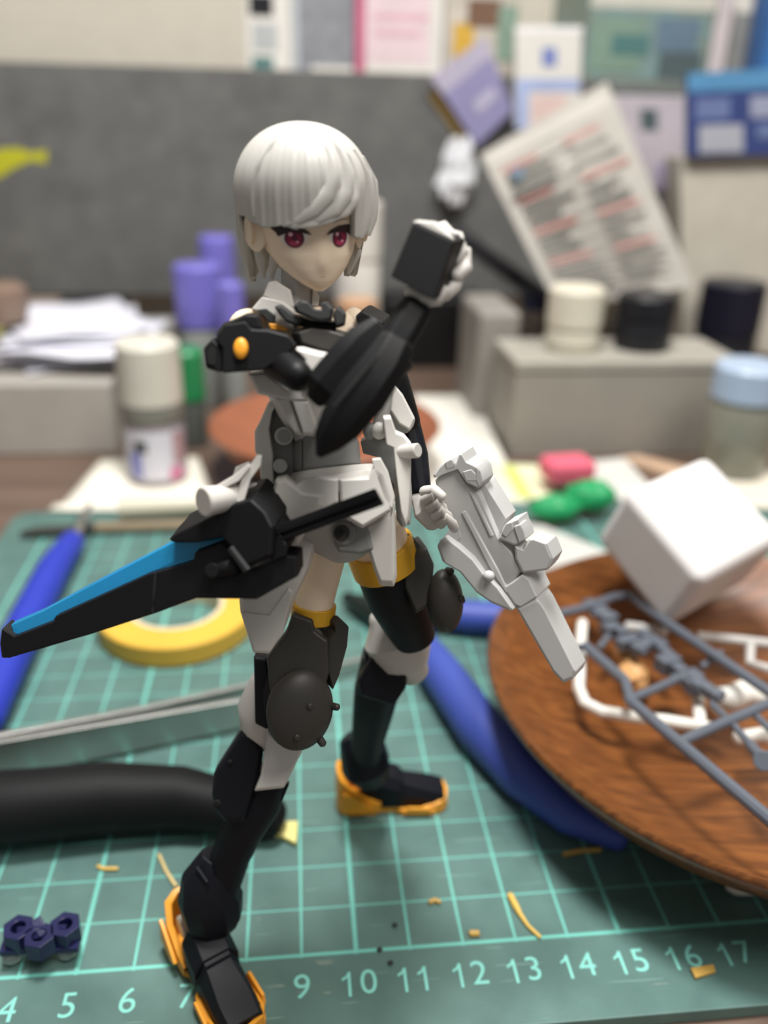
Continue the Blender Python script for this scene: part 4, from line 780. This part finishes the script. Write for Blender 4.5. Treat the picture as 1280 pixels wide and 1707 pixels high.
toc = (CAM - P(499, 1182, 13)); toc.z *= .3
dome('knee_shield', 500, 1183, 57, 70, .18, 12.7, .26, toc.normalized() + Vector((.25, 0, .1)), dk, ((.15, .2, .06, .04), (-.15, -.55, .055, .04), (.95, .1, .06, .12), (.66, -.74, .065, .12)), fig)
build('knee_joint', limbpx([(452, 1140, 13.75, 36), (438, 1180, 13.85, 42), (436, 1210, 13.95, 36), (445, 1230, 14, 28)], n=24, rnd=.5), wh, fig)
build('shin_cover', platepx('K', [(232, 920), (250, 800), (300, 850), (420, 890), (418, 910), (330, 1088), (185, 1104), (215, 1030)], 13.55, .6, ch=(.88, .06)), wh, fig, bevel=.04)
sh = build('shin', limbpx([(450, 1290, 14.1, 30), (432, 1330, 14.2, 40), (405, 1380, 14.35, 36), (385, 1425, 14.5, 33), (366, 1480, 14.65, 33), (358, 1520, 14.8, 30)], n=16, k=2.4), bn, fig)
sgd = build('shin_guard', platepx('L', [(422, 76), (450, 70), (502, 152), (496, 205), (462, 325), (425, 440), (360, 440), (318, 395), (304, 330), (312, 250)], 13.75, .5, ch=(.86, .08)), bn, fig, bevel=.05)
hole = M('hole_black', (6, 6, 8), rough=.8)
for x, y, r in ((373, 208, 5), (324, 365, 7)): disc('bolt_hole', *uv('L', x, y), 13.665, r, hole, sgd)
build('calf_plate', platepx('L', [(470, 320), (560, 320), (600, 290), (575, 350), (480, 470), (430, 520), (440, 420)], 14.05, .3), bn, sh, bevel=.03)
cuff = build('ankle_guard', limbpx([(368, 1428, 14.55, 34), (352, 1468, 14.6, 50), (351, 1495, 14.65, 54), (355, 1525, 14.75, 50), (358, 1542, 14.85, 38)], n=10, k=2.3, flat=.85), bn, fig, bevel=.05)
disc('bolt_hole', *uv('L', 222, 697), 14.28, 5, hole, cuff)
build('cuff_edge', limbpx([(*uv('L', 248, 606), 14.25, 4), (*uv('L', 288, 664), 14.15, 4)], n=6), bn, cuff)
# ---------------------------------------------------------------- rear leg
build('thigh', limbpx([(625, 868, 13.2, 46), (630, 900, 13.35, 49), (634, 915, 13.45, 50)], n=28), skin, fig, ang=80)
build('thigh_band', limbpx([(631, 908, 13.4, 58), (645, 945, 13.6, 58)], n=32), ylw, fig, bevel=.03)
build('stocking', limbpx([(643, 940, 13.6, 53), (660, 990, 13.95, 52), (680, 1035, 14.3, 44), (692, 1066, 14.5, 34)], n=24), bn, fig)
ka = build('knee_armour', platepx('R', [(45, 752), (100, 695), (190, 640), (240, 755), (228, 900), (205, 1020), (125, 1068), (52, 900)], 13.3, .4, ch=(.9, .05), n=Vector((-.2, 1, 0))), dk, fig, bevel=.04)
build('knee_wing', platepx('R', [(70, 560), (110, 590), (190, 680), (180, 700), (100, 690), (90, 640)], 13.35, .15), dk, ka, bevel=.02)
dome('knee_shield', 742, 1002, 33, 55, .12, 13.35, .26, toc.normalized() + Vector((.75, 0, .1)), dk, ((.35, .1, .065, .05), (.1, .95, .06, .1), (.98, -.1, .05, .08)), fig)
build('knee_joint', limbpx([(648, 1030, 15.0, 34), (660, 1060, 15.05, 56), (672, 1092, 15.2, 50), (690, 1120, 15.3, 26)], n=24, rnd=.6), wh, fig)
build('shin', limbpx([(640, 1090, 15.25, 36), (628, 1150, 15.9, 38), (620, 1195, 16.4, 33), (612, 1240, 17.0, 27), (608, 1280, 17.5, 26)], n=16, k=2.4), bn, fig)
build('shin_guard', platepx('K', [(775, 402), (810, 398), (934, 450), (922, 600), (862, 690), (700, 640), (688, 560)], 14.9, .5, ch=(.88, .08)), bn, fig, bevel=.05)
build('ankle_guard', limbpx([(588, 1222, 17.4, 26), (604, 1250, 17.4, 40), (610, 1275, 17.5, 42), (622, 1296, 17.7, 28)], n=10, k=2.3), bn, fig, bevel=.05)
# ---------------------------------------------------------------- boots
def boot(hx_, hy_, yaw_, big=1.0, pitch=0.0):
    c, s = math.cos(yaw_), math.sin(yaw_)
    def W(x, y, z): x *= big; y *= big; z *= big; return Vector((hx_ + x * c - y * s, hy_ + x * s + y * c, z + .01))
    o_h = [(0, .18), (.08, .34), (.3, .43), (.85, .42), (.98, .34)]; o_t = [(1.32, .34), (1.45, .44), (2.2, .47), (2.42, .38), (2.55, .2)]
    half = o_h + o_t; out = [(x, -y) for x, y in half] + [(x, y) for x, y in reversed(half)]
    so = build('sole', MB().loft([[W(x, y, 0) for x, y in out], [W(x, y, .17) for x, y in out]]), orr, fig, bevel=.04, label='orange boot sole')
    m = MB(); up = []; cup = [(1.0, -.42, .36), (.75, -.44, .46), (.35, -.44, .74), (.08, -.35, 1.0), (0, -.14, 1.1), (0, .14, 1.1), (.08, .35, 1.0), (.35, .44, .74), (.75, .44, .46), (1.0, .42, .36)]
    def inn(x, y): return (x + (.1 if x < .3 else 0), y * .74)
    m.loft([[W(x, y, .1) for x, y, h in cup], [W(x * 1.0 - .02, y * 1.04, h * .5) for x, y, h in cup], [W(x, y, h) for x, y, h in cup], [W(*inn(x, y), h - .02) for x, y, h in cup], [W(*inn(x, y), .15) for x, y, h in cup]], cap=False, closed=False)
    build('heel_cup', m, orr, fig, ang=50, bevel=.02, label='tall orange heel cup')
    for sgn in (-1, 1):
        build('heel_fin', MB().plate([W(.12, .44 * sgn, .2), W(.6, .46 * sgn, .16), W(.8, .46 * sgn, .3), W(.45, .46 * sgn, .62), W(.15, .44 * sgn, .72)], .07, n=W(0, sgn, 0) - W(0, 0, 0)), orr, so, bevel=.02)
        build('toe_fin', MB().plate([W(1.5, .45 * sgn, .08), W(2.15, .47 * sgn, .08), W(2.1, .47 * sgn, .26), W(1.6, .46 * sgn, .28)], .06, n=W(0, sgn, 0) - W(0, 0, 0)), orr, so, bevel=.02)
    m = MB(); toe = [(2.0, -.45, .22), (2.3, -.43, .3), (2.5, -.30, .36), (2.56, 0, .38), (2.5, .30, .36), (2.3, .43, .3), (2.0, .45, .22)]
    m.loft([[W(x, y, .1) for x, y, h in toe], [W(x, y, h) for x, y, h in toe], [W(x - .07, y * .88, h) for x, y, h in toe], [W(x - .07, y * .88, .15) for x, y, h in toe]], cap=False, closed=False)
    build('toe_guard', m, orr, fig, ang=50, bevel=.02)
    def sec(x, w, zt, zb=.17, ch=.6): return [W(x, -w, zb), W(x, -w, zb + (zt - zb) * .55), W(x, -w * ch, zt), W(x, w * ch, zt), W(x, w, zb + (zt - zb) * .55), W(x, w, zb)]
    ub = build('boot_upper', MB().loft([sec(.55, .28, .62), sec(.8, .34, .95), sec(1.05, .37, .98), sec(1.5, .38, .80), sec(1.52, .37, .74), sec(2.1, .37, .58, ch=.75), sec(2.46, .33, .46, ch=.8)]), bn, fig, bevel=.03)
    build('instep_plate', MB().loft([sec(.86, .38, 1.04, .5, .6), sec(1.1, .40, 1.04, .45, .6), sec(1.44, .40, .87, .4, .6)]), bn, ub, bevel=.03)
    build('ankle_pin', MB().cyl(W(.62, -.3, .86), W(.62, .3, .86), .2, n=18, bev=.03), M('joint_clear', (190, 186, 178), rough=.25, trans=.3), ub)
    return W
W1 = boot(6.84, .74, math.radians(-61), 1.03)
W2 = boot(9.82, 3.72, math.radians(-2), .97)
# ================================================================== toy sword at the hip
sword = thing('toy_sword', P(410, 900, 11.0), 'black toy sword with a clear blue edge hanging at the hip', 'toy sword')
def bd(x): return 11.0 + (1050 - x) / 1050 * 1.35           # the sword recedes towards its tip
def bp_(lst, off=0): return [P(*uv('B', x, y), bd(x) + off) for x, y in lst]
sn = Vector((.25, 1, 0))
build('blade_body', MB().plate(bp_([(0, 800), (8, 738), (62, 772), (232, 706), (240, 684), (640, 502), (672, 494), (830, 450), (838, 408), (955, 365), (1050, 488), (1185, 442), (1200, 420), (1270, 428), (1274, 512), (1100, 610), (842, 606), (660, 672), (400, 757), (40, 862), (8, 862)]), .28, sn, ch=(.985, .05)), bk, sword, bevel=.025)
build('blade_edge', MB().plate(bp_([(46, 722), (180, 664), (450, 520), (745, 366), (955, 345), (970, 368), (838, 412), (826, 450), (682, 496), (240, 684), (226, 708), (62, 772)], .08), .12, sn), M('clear_blue', (26, 150, 178), rough=.15, trans=.2, var=.15, vscale=3, c2=(34, 138, 196)), sword, bevel=.02, label='clear blue edge insert')
gu = build('guard', MB().plate(bp_([(720, 357), (735, 338), (830, 290), (912, 250), (928, 220), (1080, 180), (1140, 235), (1175, 300), (1165, 430), (1062, 476), (968, 360), (950, 346), (842, 370), (740, 371)], -.15), .7, sn, ch=(.93, .06)), bk, sword, bevel=.04)
build('guard_slot', MB().limb([(bp_([(985, 395)], -.22)[0], .06), (bp_([(1058, 492)], -.22)[0], .06)], n=8), M('seam_black', (12, 12, 14)), gu)
build('blade_seam', MB().limb([(bp_([(664, 500)], -.06)[0], .025), (bp_([(652, 668)], -.06)[0], .025)], n=6), M('seam_black', (12, 12, 14)), sword)
build('hilt_block', MB().plate(bp_([(1130, 290), (1170, 290), (1222, 380), (1220, 430), (1160, 450), (1125, 400)], -.1), .5, sn), bk, sword, bevel=.04)
def hp(x, y, o_=0): return P(*uv('W', x, y), 10.85 - (x - 470) / 530 * .75 + o_)
hil = build('hilt', MB().loft([[hp(462, 560), hp(490, 635), hp(490, 635, .4), hp(462, 560, .4)], [hp(962, 372), hp(1004, 448), hp(1004, 448, .4), hp(962, 372, .4)]]), bk, sword, bevel=.04)
build('hilt_rib', MB().loft([[hp(470, 570, -.08), hp(478, 598, -.08), hp(478, 598, .05), hp(470, 570, .05)], [hp(968, 385, -.08), hp(980, 412, -.08), hp(980, 412, .05), hp(968, 385, .05)]]), bk, hil, bevel=.02)
build('hilt_rib', MB().loft([[hp(482, 612, -.06), hp(488, 632, -.06), hp(488, 632, .05), hp(482, 612, .05)], [hp(992, 425, -.06), hp(1000, 444, -.06), hp(1000, 444, .05), hp(992, 425, .05)]]), bk, hil, bevel=.02)
build('knob', MB().cyl(bp_([(905, 490)], -.28)[0], bp_([(925, 490)], .1)[0], .10, n=24, bev=.02), bk, sword); build('knob', MB().limb([(bp_([(925, 485)], -.12)[0], .11), (bp_([(1005, 472)], -.05)[0], .12)], n=14, rnd=.5), bk, sword)
# ================================================================== toy rifle in the lowered hand
rf = thing('toy_rifle', P(820, 920, 12.9), 'pale grey toy rifle pointing down into the wooden bowl', 'toy rifle')
rg = M('rifle_grey', (190, 190, 188), rough=.45, var=.03)
def rd(y): return 12.45 + y / 1500 * 1.0
def rp_(lst, o_=0): return [P(*uv('R', x, y), rd(y) + o_) for x, y in lst]
rn = Vector((.75, .75, .12))
def rpart(nm, lst, t, o_=0, ch=None, mt=None): return build(nm, MB().plate(rp_(lst, o_), t, rn, ch), mt or rg, rf, bevel=.03)
rpart('receiver', [(242, 220), (385, 150), (440, 245), (520, 300), (645, 590), (740, 700), (792, 800), (720, 880), (665, 905), (560, 800), (470, 700), (380, 620), (335, 440), (262, 330)], .42, 0, (.93, .04))
rpart('stock', [(230, 198), (262, 150), (300, 118), (372, 130), (398, 62), (412, 60), (440, 112), (500, 140), (530, 170), (545, 240), (520, 282), (445, 245), (385, 160), (300, 190), (240, 215)], .3, -.08, (.92, .05))
rpart('stock_block', [(395, 60), (415, 60), (440, 110), (505, 138), (535, 180), (520, 200), (430, 160), (395, 110)], .3, .05)
rpart('stock_block', [(412, 175), (470, 160), (500, 190), (505, 235), (440, 235)], .12, -.14)
rpart('stock_block', [(300, 118), (345, 95), (372, 130), (360, 150), (318, 160)], .2, -.14)
rpart('stock_block', [(495, 140), (532, 172), (546, 240), (520, 275), (500, 230)], .2, -.14)
rpart('top_rail', [(516, 290), (545, 252), (560, 262), (690, 470), (650, 575), (640, 580)], .3, .05)
rpart('sight_block', [(640, 598), (672, 520), (690, 498), (770, 465), (782, 510), (800, 540), (815, 600), (745, 640)], .26, -.05, (.9, .03))
rpart('sight_step', [(735, 520), (778, 505), (800, 545), (815, 600), (770, 622)], .2, -.1)
rpart('sight_step', [(655, 560), (690, 500), (725, 490), (735, 540), (690, 590)], .2, -.1)
rpart('front_sight', [(742, 640), (790, 662), (838, 592), (862, 590), (940, 618), (985, 720), (952, 792), (860, 805), (790, 812), (745, 720)], .26, -.05, (.9, .04))
rpart('sight_tip', [(925, 625), (945, 625), (988, 722), (955, 785), (935, 760)], .3, -.08)
rpart('magazine', [(255, 640), (275, 605), (312, 580), (390, 640), (480, 720), (560, 825), (650, 910), (738, 1040), (722, 1052), (600, 1000), (505, 935), (470, 890), (395, 800), (290, 740)], .3, -.1, (.9, .04))
rpart('grip_guard', [(300, 580), (345, 520), (395, 540), (410, 590), (360, 630)], .3, -.05)
rpart('barrel_shroud', [(668, 900), (722, 868), (792, 815), (835, 850), (888, 960), (780, 1028), (742, 1010)], .42, -.03, (.93, .04))
rpart('barrel', [(742, 1012), (880, 955), (920, 1010), (1130, 1430), (1112, 1478), (1050, 1502), (985, 1432)], .34, 0, (.9, .05))
p = rp_([(582, 830)], -.22)[0]; build('rivet', MB().ell(p, (X3 * .09, Y3 * .09, Z3 * .09)), rg, rf)
rpart('side_rib', [(410, 430), (432, 425), (640, 800), (700, 930), (690, 935), (600, 800)], .08, -.07)
rpart('side_rib', [(455, 300), (475, 300), (610, 580), (590, 590)], .06, -.06)
